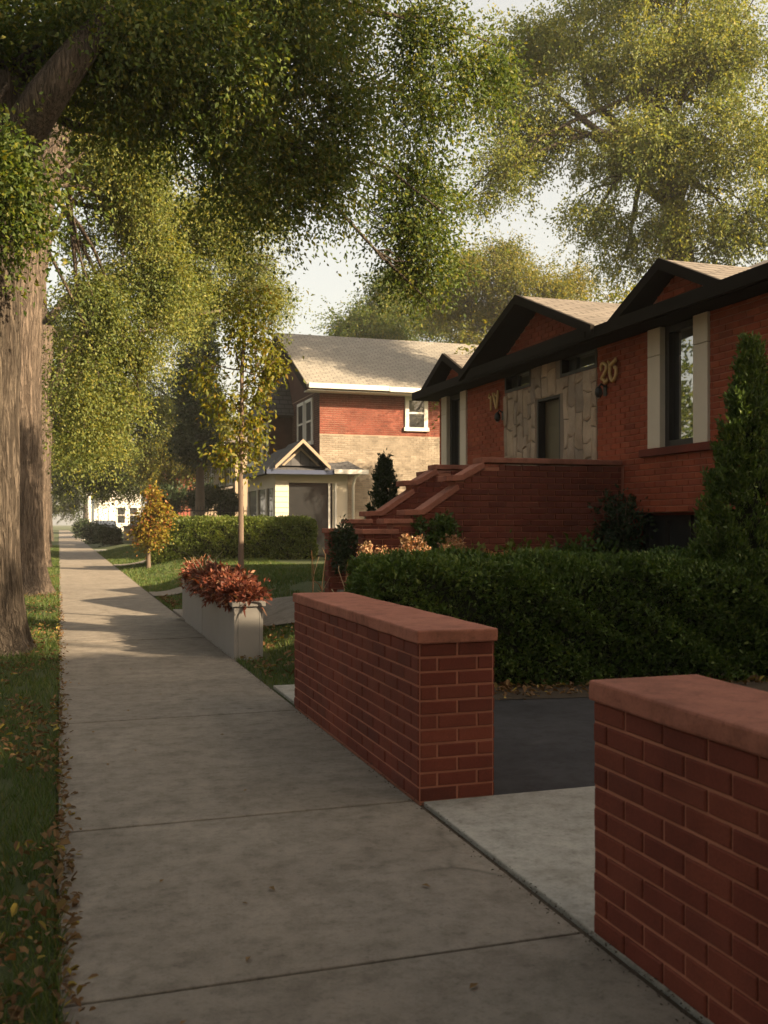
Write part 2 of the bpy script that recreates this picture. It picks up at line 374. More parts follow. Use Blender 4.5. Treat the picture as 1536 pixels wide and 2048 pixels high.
def crown_points(rng, ells, n, twig=.6, droop=.5, per=14, jit=.05, shell=2.0, sub=None, fill=1.9):
    """leaves on twigs, twigs in tufts, tufts spread through the clumps of the crown"""
    sub = sub or twig * .8
    cs, ws, ss = [], [], []
    for c, r in ells:
        rm = (r[0] * r[1] * r[2]) ** (1 / 3); k = max(3, int(fill * 1.7 * (rm / sub) ** 2))
        d = unit(rng.normal(size=(k, 3))); s_ = sub * (.45 + .95 * rng.random(k) ** 1.5); rad = rng.random(k) ** (1 / shell)
        cs.append(c + d * np.maximum(r - .75 * s_[:, None], r * .3) * rad[:, None]); ss.append(s_); ws.append(s_ ** 2)
    cs = np.concatenate(cs); ss = np.concatenate(ss); ws = np.concatenate(ws); ws /= ws.sum()
    nt_ = n // per; idx = rng.choice(len(cs), nt_, p=ws)
    C = cs[idx]; sr = ss[idx][:, None]
    q = rng.normal(size=(nt_, 3)); S = C + q * sr * np.array((.36, .36, .32))
    td = unit(unit(q) * .7 + rng.normal(size=(nt_, 3)) * .4 + np.array((0, 0, -droop)))
    tl = sr * (.4 + .8 * rng.random((nt_, 1)))
    t = np.linspace(0, 1, per)[None, :, None]
    P = S[:, None] + td[:, None] * tl[:, None] * t + np.array((0, 0, -1.)) * (t ** 2) * tl[:, None] * droop * .5
    P = P + rng.normal(size=P.shape) * jit
    D = td[:, None] * .7 + rng.normal(size=P.shape) * .6 + np.array((0, 0, -.25))
    return P.reshape(-1, 3), D.reshape(-1, 3)
def limb_path(a, b, rng, k=7, sag=.12):
    a = np.array(a, float); b = np.array(b, float); L = np.linalg.norm(b - a)
    pts = []
    w1 = rng.normal(size=3) * L * .07
    for i in range(k):
        t = i / (k - 1)
        p = a + (b - a) * t + np.array((0, 0, 1)) * math.sin(t * math.pi) * L * sag + w1 * math.sin(t * math.pi * 1.6)
        pts.append(p)
    return pts
def trunk_mesh(mb, path, rads, n=40, rng=None, ridges=11, amp=.045, flare=.0):
    """a trunk with vertical bark ridges"""
    ph = rng.random(4) * 6
    pts = [np.array(p, float) for p in path]
    # resample
    dense = []; dr = []
    for i in range(len(pts) - 1):
        seg = max(2, int(np.linalg.norm(pts[i+1] - pts[i]) / .16))
        for j in range(seg):
            t = j / seg; dense.append(pts[i] * (1-t) + pts[i+1] * t); dr.append(rads[i] * (1-t) + rads[i+1] * t)
    dense.append(pts[-1]); dr.append(rads[-1])
    b = len(mb.v); k = len(dense)
    for i, (p, r) in enumerate(zip(dense, dr)):
        z = p[2] - pts[0][2]
        fl = flare * math.exp(-z / .28)
        for j in range(n):
            a = 2 * math.pi * j / n
            rid = math.sin(a * ridges + 1.6 * math.sin(z * 1.7 + ph[0]) + ph[1]) + .6 * math.sin(a * (ridges * 2 - 3) + 2.2 * math.sin(z * 2.6 + ph[2])) 
            rr = r * (1 + amp * rid + .05 * math.sin(a * 3 + ph[3] + z * .4)) + fl * (.6 + .5 * max(0, math.sin(a * 5 + ph[0])))
            mb.v.append((p[0] + math.cos(a) * rr, p[1] + math.sin(a) * rr, p[2]))
    for i in range(k - 1):
        for j in range(n):
            mb.f.append([b+i*n+j, b+i*n+(j+1) % n, b+(i+1)*n+(j+1) % n, b+(i+1)*n+j]); mb.mi.append(0)

TREE_SEED = [100]
def tree(name, label, base, trunk, rads, ells, n, leaf, mat, bark=None, group=None, twig=.6, droop=.5, limbs=True, limb_from=.6, flare=.12, ntr=32, per=14, wr=.5, jit=.06, limb_r=.10, extra=(), cat='tree'):
    TREE_SEED[0] += 1; rng = np.random.default_rng(TREE_SEED[0])
    t = thing(name, label, cat, base, group)
    bark = bark or M_BARK
    mb = MB(); trunk_mesh(mb, trunk, rads, ntr, rng, flare=flare); mb.build('trunk', bark, t, smooth=True)
    if limbs:
        lb = MB(); npt = len(trunk)
        for i, (c, r) in enumerate(ells):
            k = min(npt - 1, max(1, int(round((limb_from + rng.random() * (1 - limb_from)) * (npt - 1)))))
            a = np.array(trunk[k], float); L = np.linalg.norm(np.array(c) - a)
            r0 = min(rads[k] * .6, limb_r * (.5 + L / 8))
            pth = limb_path(a, c, rng); lb.tube(pth, [r0 * (1 - .82 * q / 6) for q in range(7)], 7)
            for _ in range(4):
                q = pth[3 + int(rng.integers(0, 4))]; e = np.array(c) + unit(rng.normal(size=3)) * r * .85
                lb.tube(limb_path(q, e, rng, 5, .08), [r0 * .28, r0 * .22, r0 * .17, r0 * .12, r0 * .05], 5)
        for pth, rr in extra: lb.tube(pth, rr, 10)
        lb.build('limbs', bark, t, smooth=True)
    P, D = crown_points(rng, ells, n, twig, droop, per, jit)
    off = np.array(world_loc(t))
    me = leaves_mesh('crown', P - off, D, leaf * (.7 + .6 * rng.random(len(P))), wr, rng)
    link('crown', me, mat, t)
    return t

# ------------------------------------------------------------------ the ground
def sstep(x): x = np.clip(x, 0, 1); return x * x * (3 - 2 * x)
def yard(X, Y):
    """height of the lawns: level with the walk at its edge, rising towards the houses"""
    return (.50 - .24 * sstep((Y - 17) / 8)) * sstep((X - 1.75) / 1.7) * sstep((Y - 8.3) / 1.8) + .012 * np.sin(X * 3.1 + Y * 1.7) * sstep((X - 1.8) / .5) * sstep((Y - 8.3) / 1)
def sheet(name, xs, ys, zf, mat, kind='structure', parent=None, dz=0.0, smooth=True):
    X, Y = np.meshgrid(xs, ys); Z = zf(X, Y) + dz
    V = np.stack([X, Y, Z], -1).reshape(-1, 3); nx = len(xs); ny = len(ys)
    F = [(j*nx+i, j*nx+i+1, (j+1)*nx+i+1, (j+1)*nx+i) for j in range(ny-1) for i in range(nx-1)]
    mb = MB(); mb.add(V, F); return mb.build(name, mat, parent, kind, smooth=smooth)
flat = lambda X, Y: X * 0
mb = MB(); mb.add([(-300, -150, -.10), (300, -150, -.10), (300, 500, -.10), (-300, 500, -.10)], [(0, 1, 2, 3)])
mb.build('ground', M_LAWN, None, 'structure')
sheet('lawn', np.concatenate([np.linspace(1.62, 4, 20), np.linspace(4.4, 30, 14)]), np.concatenate([np.linspace(7.0, 20, 50), np.linspace(20.5, 180, 60)]), yard, M_LAWN, dz=-.012)
sheet('parkway_lawn', np.linspace(-3.0, -.015, 9), np.linspace(-8, 180, 120), lambda X, Y: .02 + .02*np.sin(X*2.2+Y*.9) + .03*np.sin(X*1.0)*0, M_LAWN, dz=-.03)
mb = MB(); mb.box(-10.2, -3.22, -60, 400, -.16, -.085); mb.build('road', M_ROAD, None, 'structure')
mb = MB(); mb.box(-3.2, -3.02, -60, 400, -.16, .02); mb.build('kerb', M_APRON, None, 'structure', bevel=.02)
HAZE = 0.0008
hz = MB(); hz.box(-310, 310, -160, 510, -1.2, 24)
hm = bpy.data.materials.new('evening_haze'); hm.use_nodes = True; hm.node_tree.nodes.clear()
hv = hm.node_tree.nodes.new('ShaderNodeVolumePrincipled'); hv.inputs['Color'].default_value = (.95, .92, .86, 1); hv.inputs['Density'].default_value = HAZE; hv.inputs['Anisotropy'].default_value = .2
hmo = hm.node_tree.nodes.new('ShaderNodeOutputMaterial'); hm.node_tree.links.new(hv.outputs[0], hmo.inputs['Volume'])
hz.build('haze', hm, None, 'stuff')
# side yard soil in front of the parking pad and under the hedge
mb = MB(); mb.add([(1.98, 7.0, -.003), (6.4, 6.3, -.003), (6.4, 8.8, -.003), (1.98, 8.8, -.003)], [(0, 1, 2, 3)]); mb.build('planting_bed', M_SOIL, None, 'structure')
mb = MB(); mb.box(1.70, 16, 4.43, 7.15, -.08, -.008); mb.build('parking_pad', M_ASPH, None, 'structure')

walk = bpy.data.objects.new('sidewalk', None); COL.objects.link(walk); walk['kind'] = 'structure'
mb = MB(); mb.box(-.005, 1.63, -6, 190, -.12, -.014); mb.build('bedding', M_SOIL, walk)
joints = [-4.9, -3.4, -1.8, -.3, 1.26, 2.86, 4.46, 6.86, 8.42]
while joints[-1] < 21: joints.append(joints[-1] + 1.56)
for a, b in zip(joints[:-1], joints[1:]):
    rr = random.Random(int(a * 100)); dz = rr.uniform(-.003, .003)
    mb = MB(); mb.box(0.0, 1.60, a + .006, b - .006, -.09, dz); mb.build('slab', M_WALK, walk, bevel=.006)
mb = MB(); y = joints[-1]
while y < 180: mb.box(0, 1.60, y + .006, y + 1.55, -.09, 0); y += 1.56
mb.build('slab', M_WALK, walk, 'stuff')
apron = MB(); apron.box(1.635, 7.0, 2.0, 4.42, -.09, .004); apron.build('driveway_apron', M_APRON, None, 'structure', bevel=.006)
pad = MB(); pad.box(1.635, 2.9, 7.06, 7.9, -.09, .012); pad.build('side_path', M_APRON, None, 'structure', bevel=.006)
pad = MB(); pad.box(1.62, 2.7, 13.95, 15.2, -.2, .02); pad.build('stepping_path', M_WALK, None, 'structure', bevel=.006)
# the front path: from the sidewalk beyond the planters and back along the lawn to the stairs
ctr = [(1.98, 13.9), (2.2, 13.1), (2.42, 12.4), (2.68, 11.6), (2.98, 10.85)]
mb = MB()
def strip(mb, ctr, wd, dz):
    P = [np.array(p) for p in ctr]
    Q = [P[0]]
    for i in range(len(P)-1):
        for j in range(1, 7): Q.append(P[i] + (P[i+1]-P[i]) * j / 6)
    L = []; Rr = []
    for i, p in enumerate(Q):
        t = Q[min(i+1, len(Q)-1)] - Q[max(i-1, 0)]; t = t / np.linalg.norm(t); n_ = np.array((-t[1], t[0]))
        for lst, s in ((L, 1), (Rr, -1)):
            q = p + n_ * wd / 2 * s; lst.append((q[0], q[1], float(yard(np.array(q[0]), np.array(q[1]))) + dz))
    for i in range(len(Q) - 1): mb.add([L[i], Rr[i], Rr[i+1], L[i+1]], [(0, 1, 2, 3)])
strip(mb, ctr, 1.0, .015); mb.build('front_path', M_WALK, None, 'structure')
mb = MB(); strip(mb, [(1.6, 18.7), (2.2, 18.7), (3.1, 18.6)], 1.1, .015); mb.build('side_yard_path', M_WALK, None, 'structure')
mb = MB(); strip(mb, [(1.6, 31.6), (3, 31.6), (5, 31.7), (6.4, 31.8)], 1.2, .015); mb.build('neighbour_path', M_WALK, None, 'structure')
mb = MB(); mb.box(1.6, 6, 47, 50, -.05, .02); mb.box(1.6, 7, 78, 84, -.05, .02); mb.build('far_driveway', M_APRON, None, 'structure')

# ------------------------------------------------------------------ bricks
def brick_unit(L, h=.058, d=.035, ch=.004):
    """a brick: x along the wall, front face at y = 0 looking to -y, chamfered front edges"""
    me = bpy.data.meshes.new('brick')
    a, b = L / 2, h / 2
    V = [(-a, d, -b), (a, d, -b), (a, d, b), (-a, d, b), (-a, ch, -b), (a, ch, -b), (a, ch, b), (-a, ch, b),
         (-a+ch, 0, -b+ch), (a-ch, 0, -b+ch), (a-ch, 0, b-ch), (-a+ch, 0, b-ch)]
    F = [(8, 9, 10, 11)]
    for p in range(4):
        q = (p + 1) % 4
        F += [(p, q, 4+q, 4+p), (4+p, 4+q, 8+q, 8+p)]
    me.from_pydata(V, [], F); me.update(); return me
BR_MESH = {}
def brick_mesh(L, mat, h=.058, d=.035):
    k = (round(L, 3), mat.name, h)
    if k not in BR_MESH:
        me = brick_unit(k[0], h, d); me.materials.append(mat); BR_MESH[k] = me
    return BR_MESH[k]
class Bricks:
    """running-bond brick faces of one thing: the 300 that show largest become parts, the others one joined part"""
    def __init__(s, parent, course=.0678, L=.203, joint=.010, seed=1):
        s.par = parent; s.c = course; s.L = L; s.j = joint; s.items = []; s.rng = random.Random(seed)
    def face(s, O, U, length, z0, z1, mat, holes=(), lim=None, start=0.0, show=True, proud=.006):
        """O: corner (x,y); U: unit (x,y) along the face with the outside on its right hand; lim(z)->(a,b) cuts a row"""
        n = int(round((z1 - z0) / s.c))
        for k in range(n):
            za = z0 + k * s.c; zc = za + s.c / 2
            a, b = (0, length) if lim is None else lim(zc)
            if b - a < .03: continue
            spans = [(a, b)]
            for (h0, h1, hz0, hz1) in holes:
                if hz0 - .01 < zc < hz1 + .01:
                    ns = []
                    for p, q in spans:
                        if h1 <= p or h0 >= q: ns.append((p, q))
                        else:
                            if h0 - p > .02: ns.append((p, h0))
                            if q - h1 > .02: ns.append((h1, q))
                    spans = ns
            for p, q in spans:
                x = start + (s.L / 2 if k % 2 else 0) - s.L * 40
                while x < q:
                    e = x + s.L; l, r = max(x, p), min(e, q)
                    if r - l > .03: s.items.append((O, U, l + s.j/2, r - s.j/2, zc, mat, show, proud))
                    x = e
    def finish(s, limit=300, dmin=9):
        sc = []
        for it in s.items:
            O, U, l, r, zc, mat, show, pr = it
            m = (l + r) / 2; p = (O[0] + U[0]*m, O[1] + U[1]*m, zc)
            u, v, d = proj(p); size = 0
            if show and d > .3 and -20 < u < 1556 and -20 < v < 2068:
                u2 = proj((O[0]+U[0]*l, O[1]+U[1]*l, zc)); u3 = proj((O[0]+U[0]*r, O[1]+U[1]*r, zc))
                size = abs(u2[0] - u3[0]) * FPX * .058 / d
            sc.append(size)
        order = sorted(range(len(s.items)), key=lambda i: -sc[i])
        off = world_loc(s.par); joined = {}
        for rank, i in enumerate(order):
            O, U, l, r, zc, mat, show, pr = s.items[i]; m = (l + r) / 2
            N = (U[1], -U[0]); pj = pr + s.rng.uniform(-.0015, .002)
            px, py = O[0] + U[0]*m + N[0]*pj, O[1] + U[1]*m + N[1]*pj
            if rank < limit and sc[i] > dmin:
                b = bpy.data.objects.new('brick', brick_mesh(r - l, mat)); COL.objects.link(b); b.parent = s.par
                b.location = (px - off.x, py - off.y, zc - off.z + s.rng.uniform(-.0008, .0008)); b.rotation_euler = (s.rng.uniform(-.012, .012), s.rng.uniform(-.006, .006), math.atan2(U[1], U[0]) + s.rng.uniform(-.008, .008))
            else:
                mb = joined.setdefault(mat.name, MB()); h = .029; d = .03; w2 = (r - l) / 2
                q = [(px - U[0]*w2, py - U[1]*w2), (px + U[0]*w2, py + U[1]*w2), (px + U[0]*w2 - N[0]*d, py + U[1]*w2 - N[1]*d), (px - U[0]*w2 - N[0]*d, py - U[1]*w2 - N[1]*d)]
                mb.add([(a, b_, zc - h) for a, b_ in q] + [(a, b_, zc + h) for a, b_ in q], [(0, 1, 5, 4), (1, 2, 6, 5), (3, 0, 4, 7), (4, 5, 6, 7), (1, 0, 3, 2)])
        for nm, mb in joined.items(): mb.build('brick', MATS[nm], s.par, 'stuff')

# ------------------------------------------------------------------ the two low brick walls by the walk
WC = .0682
def rough_box(mb, x0, x1, y0, y1, z0, z1, seg=.25, amp=.004, rng=None):
    """a box whose edges wander slightly, as cast and painted coping does"""
    n = max(1, int((y1 - y0) / seg)); ys = np.linspace(y0, y1, n + 1); b = len(mb.v)
    for y in ys:
        for (x, z) in ((x0, z0), (x1, z0), (x1, z1), (x0, z1)):
            mb.v.append((x + rng.uniform(-amp, amp), y, z + rng.uniform(-amp, amp) * .6))
    for i in range(n):
        for j in range(4):
            mb.f.append([b+i*4+j, b+i*4+(j+1) % 4, b+(i+1)*4+(j+1) % 4, b+(i+1)*4+j]); mb.mi.append(0)
    mb.f.append([b, b+3, b+2, b+1][::-1] if False else [b+3, b+2, b+1, b]); mb.mi.append(0)
    mb.f.append([b+n*4, b+n*4+1, b+n*4+2, b+n*4+3]); mb.mi.append(0)
def low_wall(label, y0, y1, copings, seed, x0=1.615):
    t = thing('brick_wall', label, 'garden wall', (1.80, (y0 + y1) / 2, 0), 'low brick walls beside the walk')
    x1 = x0 + .38; nc = 11; top = nc * WC - .004
    mb = MB(); mb.box(x0 + .001, x1 - .001, y0 + .001, y1 - .001, -.1, top); core = mb.build('mortar', M_MORTAR, t)
    B = Bricks(t, WC, .2035, .011, seed)
    B.face((x0, y1), (0, -1), y1 - y0, 0.0, top, M_BRICK, start=(y1 - y0) % .2035 - .0)      # street side
    B.face((x0, y0), (1, 0), x1 - x0, 0.0, top, M_BRICK, start=.0 - .012)                       # near end
    B.face((x1, y0), (0, 1), y1 - y0, 0.0, top, M_BRICK, show=False)
    B.face((x1, y1), (-1, 0), x1 - x0, 0.0, top, M_BRICK, show=False)
    B.finish(300, 20)
    rg = random.Random(seed)
    for a, b in copings:
        mb = MB(); rough_box(mb, x0 - .016, x1 + .018, a, b, top + .001, .812, .2, .003, rg); mb.build('coping', M_COPING, t, bevel=.009)
    return t
low_wall('long low red brick wall with clay coloured coping, between the walk and the hedge', 4.42, 7.03, [(4.40, 7.05)], 3)
low_wall('nearest low red brick wall, its coping cut off by the right edge of the photo', -.6, 2.84, [(1.93, 2.855), (.5, 1.925), (-.63, .495)], 5, 1.637)

# ------------------------------------------------------------------ the brick bungalow on the right
XF = 6.2
house = thing('brick_house', 'single storey red brick house with three dark gables and a stone clad entrance', 'house', (11, 11.5, 0))
Y0H, Y1H = 7.2, 15.95; ZB, ZT = 1.43, 3.47
def holed_wall(mb, x0, x1, y0, y1, z0, z1, holes):
    ys = sorted({y0, y1, *[h[0] for h in holes], *[h[1] for h in holes]})
    for a, b in zip(ys[:-1], ys[1:]):
        zs = [z0, z1]; cut = [h for h in holes if h[0] <= a + 1e-6 and h[1] >= b - 1e-6]
        spans = [(z0, z1)]
        for h in cut:
            ns = []
            for p, q in spans:
                if h[3] <= p or h[2] >= q: ns.append((p, q)); continue
                if h[2] > p: ns.append((p, h[2]))
                if h[3] < q: ns.append((h[3], q))
            spans = ns
        for p, q in spans: mb.box(x0, x1, a, b, p, q)
door_op = (11.63, 12.28, 1.43, 2.99); tr_r = (10.69, 11.62, 3.20, 3.47); tr_l = (12.48, 13.32, 3.20, 3.47)
OPEN = [(8.49, 9.56, 2.12, 3.47), (14.73, 15.80, 2.12, 3.47), door_op, tr_r, tr_l]
mb = MB(); holed_wall(mb, XF + .002, XF + .30, Y0H + .002, Y1H - .002, ZB, ZT, OPEN)
mb.box(XF + .301, 16.6, Y0H + .002, Y1H - .002, ZB, ZT)
facade = mb.build('facade', M_MORTAR, house)
mb = MB(); mb.box(XF + .16, 16.4, Y0H + .2, Y1H - .2, -.1, ZB - .002); mb.build('basement_wall', M_BRICKH, house)
# openings along the front, u measured from the far corner (Y1H) towards the camera
def uy(y): return Y1H - y
win_r = (8.49, 9.56); win_l = (14.73, 15.80); ent = (10.69, 13.32)
HB = Bricks(facade, .0678, .203, .010, 9)
HB.face((XF, Y1H), (0, -1), Y1H - Y0H, ZB, ZT, M_BRICKH, holes=[(uy(win_r[1]), uy(win_r[0]), 2.11, 3.6), (uy(win_l[1]), uy(win_l[0]), 2.11, 3.6), (uy(ent[1]), uy(ent[0]), .9, 3.6)])
HB.face((XF, Y0H), (1, 0), 10.3, ZB, ZT, M_BRICKH, show=False)
HB.face((16.6, Y1H), (-1, 0), 10.3, ZB, ZT, M_BRICKH, show=False)
# gable brick triangles, in the plane of the front
def gable_bricks(yc, half, zb, zp):
    def lim(z):
        t = max(0, (zp - z) / (zp - zb)) * half; return (half - t, half + t)
    HB.face((XF - .05, yc + half), (0, -1), 2 * half, zb, zp, M_BRICKH, lim=lim)
# roofs
EV = 5.85; PITCH = .40; RX = 11.4
roofz = lambda X: 3.55 + PITCH * (X - EV)
def quad_slab(mb, pts, th=.09): mb.slab(pts, th)
mb = MB()
ry0, ry1 = Y0H - .35, Y1H + .35
mb.prism([(EV, ry0, 3.55), (RX, ry0, roofz(RX)), (RX, ry1, roofz(RX)), (EV, ry1, 3.55)], (0, 0, -.10))
mb.prism([(RX + .002, ry0, roofz(RX)), (16.95, ry0, 3.55), (16.95, ry1, 3.55), (RX + .002, ry1, roofz(RX))], (0, 0, -.10))
mb.build('roof', M_SHING, house)
for yy in (Y0H + .01, Y1H - .16):
    mb = MB(); mb.prism([(XF + .01, yy, ZT + .002), (16.59, yy, ZT + .002), (RX, yy, roofz(RX) - .16)], (0, .15, 0)); mb.build('gable_end', M_BRICKH, house)
mb = MB(); mb.box(EV + .03, XF + .3, ry0 + .01, ry1 - .01, 3.432, 3.448); mb.build('soffit', M_SOFFIT, house)
mb = MB(); mb.box(EV - .035, EV + .02, ry0, ry1, 3.435, 3.565); mb.build('fascia', M_TRIM, house)
def gable(yc, half, xg, zp, zb, nm, depth):
    """a front gable: two roof planes running back into the main roof, rake boards, soffit and brick triangle"""
    g = bpy.data.objects.new(nm, None); COL.objects.link(g); g.parent = house
    xb = EV + (zp - 3.55) / PITCH + .05
    mb = MB(); th = .075
    for s in (1, -1):
        xe = EV + (zb - 3.55) / PITCH + .25
        e = (yc + s * half, zb)
        pts = [(xg, yc, zp), (xg, e[0], e[1]), (xe, e[0], e[1]), (xb, yc, zp)]
        if s < 0: pts = pts[::-1]
        mb.prism(pts, (0, 0, -th))
    mb.build('gable_roof', M_SHING, g)
    mb = MB()
    for s in (1, -1):
        p0 = np.array((xg - .03, yc, zp + .012)); p1 = np.array((xg - .03, yc + s * (half + .03), zb + .0))
        mb.prism([p0, p1, p1 + (0, 0, -.11), p0 + (0, 0, -.12)], (.05, 0, 0))
    mb.build('rake_board', M_TRIM, g)
    mb = MB()
    for s in (1, -1):
        p0 = (xg + .02, yc, zp - .085); p1 = (xg + .02, yc + s * half * .99, zb - .075)
        q1 = (XF + .02, yc + s * half * .99, zb - .075); q0 = (XF + .02, yc, zp - .085)
        mb.prism([p0, p1, q1, q0], (0, 0, -.02))
    mb.build('gable_soffit', M_SOFFIT, g)
    return g
gc = gable(12.05, 1.95, 5.78, 4.33, 3.57, 'gable', 2)
gr = gable(8.95, 1.02, 5.93, 4.05, 3.58, 'gable', 1)
gl = gable(15.08, 1.02, 5.93, 4.05, 3.58, 'gable', 1)
for yc, half, zp in ((12.05, 1.62, 4.25), (8.95, .80, 3.97), (15.08, .80, 3.97)):
    mb = MB(); mb.prism([(XF - .045, yc + half + .05, ZT + .02), (XF - .045, yc - half - .05, ZT + .02), (XF - .045, yc, zp + .0)], (.3, 0, 0)); mb.build('gable_wall', M_MORTAR, house)
    gable_bricks(yc, half, 3.49, zp - .02)
mb = MB(); mb.box(5.80, 5.84, 10.3, 13.85, 3.46, 3.60); mb.box(5.93, 6.13, 10.35, 13.8, 3.50, 3.60); mb.build('tie_beam', M_TRIM, house)
HB.finish(300, 12)

# windows with limestone jambs
def tall_window(y0, y1):
    wdw = bpy.data.objects.new('window', None); COL.objects.link(wdw); wdw.parent = house
    z0, z1 = 2.13, 3.46; jw = .24
    for (a, b) in ((y0, y0 + jw), (y1 - jw, y1)):
        for (p, q) in ((z0, z1 - .33), (z1 - .325, z1)):
            mb = MB(); mb.box(XF - .035, XF + .12, a, b, p, q); mb.build('limestone_block', M_LIME, wdw, bevel=.006)
    a, b = y0 + jw + .004, y1 - jw - .004
    mb = MB()
    mb.box(XF + .03, XF + .12, a, a + .07, z0, z1); mb.box(XF + .03, XF + .12, b - .07, b, z0, z1)
    mb.box(XF + .032, XF + .12, a + .07, b - .07, z1 - .10, z1); mb.box(XF + .032, XF + .12, a + .07, b - .07, z0, z0 + .07)
    mb.build('window_frame', M_WINF, wdw)
    mb = MB(); mb.prism([(XF + .065, a + .07, z0 + .07), (XF + .092, b - .07, z0 + .07), (XF + .092, b - .07, z1 - .10), (XF + .065, a + .07, z1 - .10)], (.012, 0, 0)); mb.build('pane', M_GLASS, wdw)
    mb = MB(); mb.box(XF - .06, XF + .1, y0 - .12, y1 + .14, z0 - .085, z0 - .003); mb.build('sill', M_BRICK, wdw, bevel=.006)
tall_window(*win_r); tall_window(*win_l)
# basement windows, low and dark, behind the planting
for (a, b) in ((8.0, 8.9), (8.95, 9.85)):
    bw = bpy.data.objects.new('basement_window', None); COL.objects.link(bw); bw.parent = house
    mb = MB()
    for (p, q, r, s) in ((a, b, 1.34, 1.40), (a, b, .62, .70), (a, a + .06, .70, 1.34), (b - .06, b, .70, 1.34), ((a+b)/2 - .02, (a+b)/2 + .02, .70, 1.34)): mb.box(XF + .10, XF + .155, p, q, r, s)
    mb.build('window_frame', M_WINF, bw)
    mb = MB(); mb.box(XF + .135, XF + .15, a + .06, b - .06, .70, 1.34); mb.build('pane', M_GLASSD, bw)

# stone entrance wall
def stone_panel(y0, y1, z0, z1, rng, par, xf, holes):
    """upright field stones fitted into staggered columns"""
    cols = []; y = y0
    while y < y1 - .05:
        wd = rng.uniform(.10, .25); 
        if y1 - (y + wd) < .09: wd = y1 - y
        cols.append((y, min(y1, y + wd))); y += wd
    for (a, b) in cols:
        z = z0 - rng.uniform(0, .2)
        while z < z1:
            h = rng.uniform(.16, .5); p, q = max(z, z0), min(z + h, z1)
            if z1 - q < .08: q = z1
            z = q if q > z else z + h
            if q - p < .05: continue
            segs = [(p, q)]
            for (hy0, hy1, hz0, hz1) in holes:
                if b > hy0 + .02 and a < hy1 - .02:
                    ns = []
                    for s0, s1 in segs:
                        if hz1 <= s0 or hz0 >= s1: ns.append((s0, s1))
                        else:
                            if hz0 - s0 > .04: ns.append((s0, hz0))
                            if s1 - hz1 > .04: ns.append((hz1, s1))
                    segs = ns
            for s0, s1 in segs:
                aa, bb = a, b
                for (hy0, hy1, hz0, hz1) in holes:
                    if s1 > hz0 + .01 and s0 < hz1 - .01:
                        if aa < hy0 < bb: bb = hy0
                        elif aa < hy1 < bb: aa = hy1
                if bb - aa < .03: continue
                g = .005; j = lambda: rng.uniform(-.012, .012)
                outer = [(aa + g, s0 + g), ((aa+bb)/2, s0 + g + rng.uniform(0, .012)), (bb - g, s0 + g), (bb - g, (s0+s1)/2), (bb - g, s1 - g), ((aa+bb)/2, s1 - g - rng.uniform(0, .012)), (aa + g, s1 - g), (aa + g, (s0+s1)/2)]
                outer = [(p_ + rng.uniform(-.003, .003), q_ + rng.uniform(-.003, .003)) for p_, q_ in outer]
                def wp(p_, q_):
                    ed = min(p_ - y0, y1 - p_, q_ - z0 + .3, z1 - q_)
                    for (hy0, hy1, hz0, hz1) in holes:
                        ed = min(ed, max(hy0 - p_, p_ - hy1, hz0 - q_, q_ - hz1))
                    f_ = max(0, min(1, ed / .12))
                    return (p_ + f_ * (.018 * math.sin(q_ * 9 + p_ * 5) + .010 * math.sin(q_ * 21 + p_ * 11)), q_ + f_ * (.022 * math.sin(p_ * 15 + q_ * 4) + .012 * math.sin(p_ * 31)))
                outer = [wp(*o_) for o_ in outer]
                d = rng.uniform(.010, .026); cy0, cz0 = sum(o_[0] for o_ in outer) / 8, sum(o_[1] for o_ in outer) / 8
                n = 8
                V = [(xf + .03, p_, q_) for p_, q_ in outer] + [(xf - d * .65, p_, q_) for p_, q_ in outer] + [(xf - d + j()*.8, cy0 + (p_-cy0)*.78, cz0 + (q_-cz0)*.84) for p_, q_ in outer] + [(xf - d - rng.uniform(0, .012), cy0 + j(), cz0 + j())]
                F = []
                for k in range(n):
                    l = (k + 1) % n; F += [(l, k, n+k, n+l), (n+l, n+k, 2*n+k, 2*n+l), (2*n+l, 2*n+k, 3*n)]
                mb = MB(); mb.add(V, F); mb.build('stone', M_STONE, par)
mb = MB()
mb.box(XF - .004, XF + .002, ent[0], door_op[0], 1.0, 3.19); mb.box(XF - .004, XF + .002, door_op[1], ent[1], 1.0, 3.19); mb.box(XF - .004, XF + .002, door_op[0], door_op[1], 2.99, 3.19); mb.box(XF - .004, XF + .002, tr_r[1], tr_l[0], 3.19, 3.47)
stonew = mb.build('stone_cladding', M_STONEJ, house)
stone_panel(ent[0], ent[1], 1.0, 3.46, random.Random(21), stonew, XF - .004, [door_op, (tr_r[0] - .1, tr_r[1], tr_r[2], 3.6), (tr_l[0], tr_l[1] + .1, tr_l[2], 3.6)])
for (a, b, p, q) in (tr_r, tr_l):
    o = bpy.data.objects.new('transom_window', None); COL.objects.link(o); o.parent = house
    mb = MB(); f = .045
    for (c, d, e, g) in ((a, b, q - f, q), (a, b, p, p + f), (a, a + f, p + f, q - f), (b - f, b, p + f, q - f)): mb.box(XF - .01, XF + .12, c, d, e, g)
    mb.box(XF + .06, XF + .12, b - .30, b - .26, p + f, q - f)
    mb.build('window_frame', M_WINF, o)
    mb = MB(); mb.box(XF + .09, XF + .1, a + f, b - .30, p + f, q - f); mb.build('pane', M_GLASS, o)
    mb = MB(); mb.box(XF + .09, XF + .1, b - .26, b - f, p + f, q - f); mb.build('pane', M_GLASSD, o)
o = bpy.data.objects.new('front_door', None); COL.objects.link(o); o.parent = house
a, b, p, q = door_op
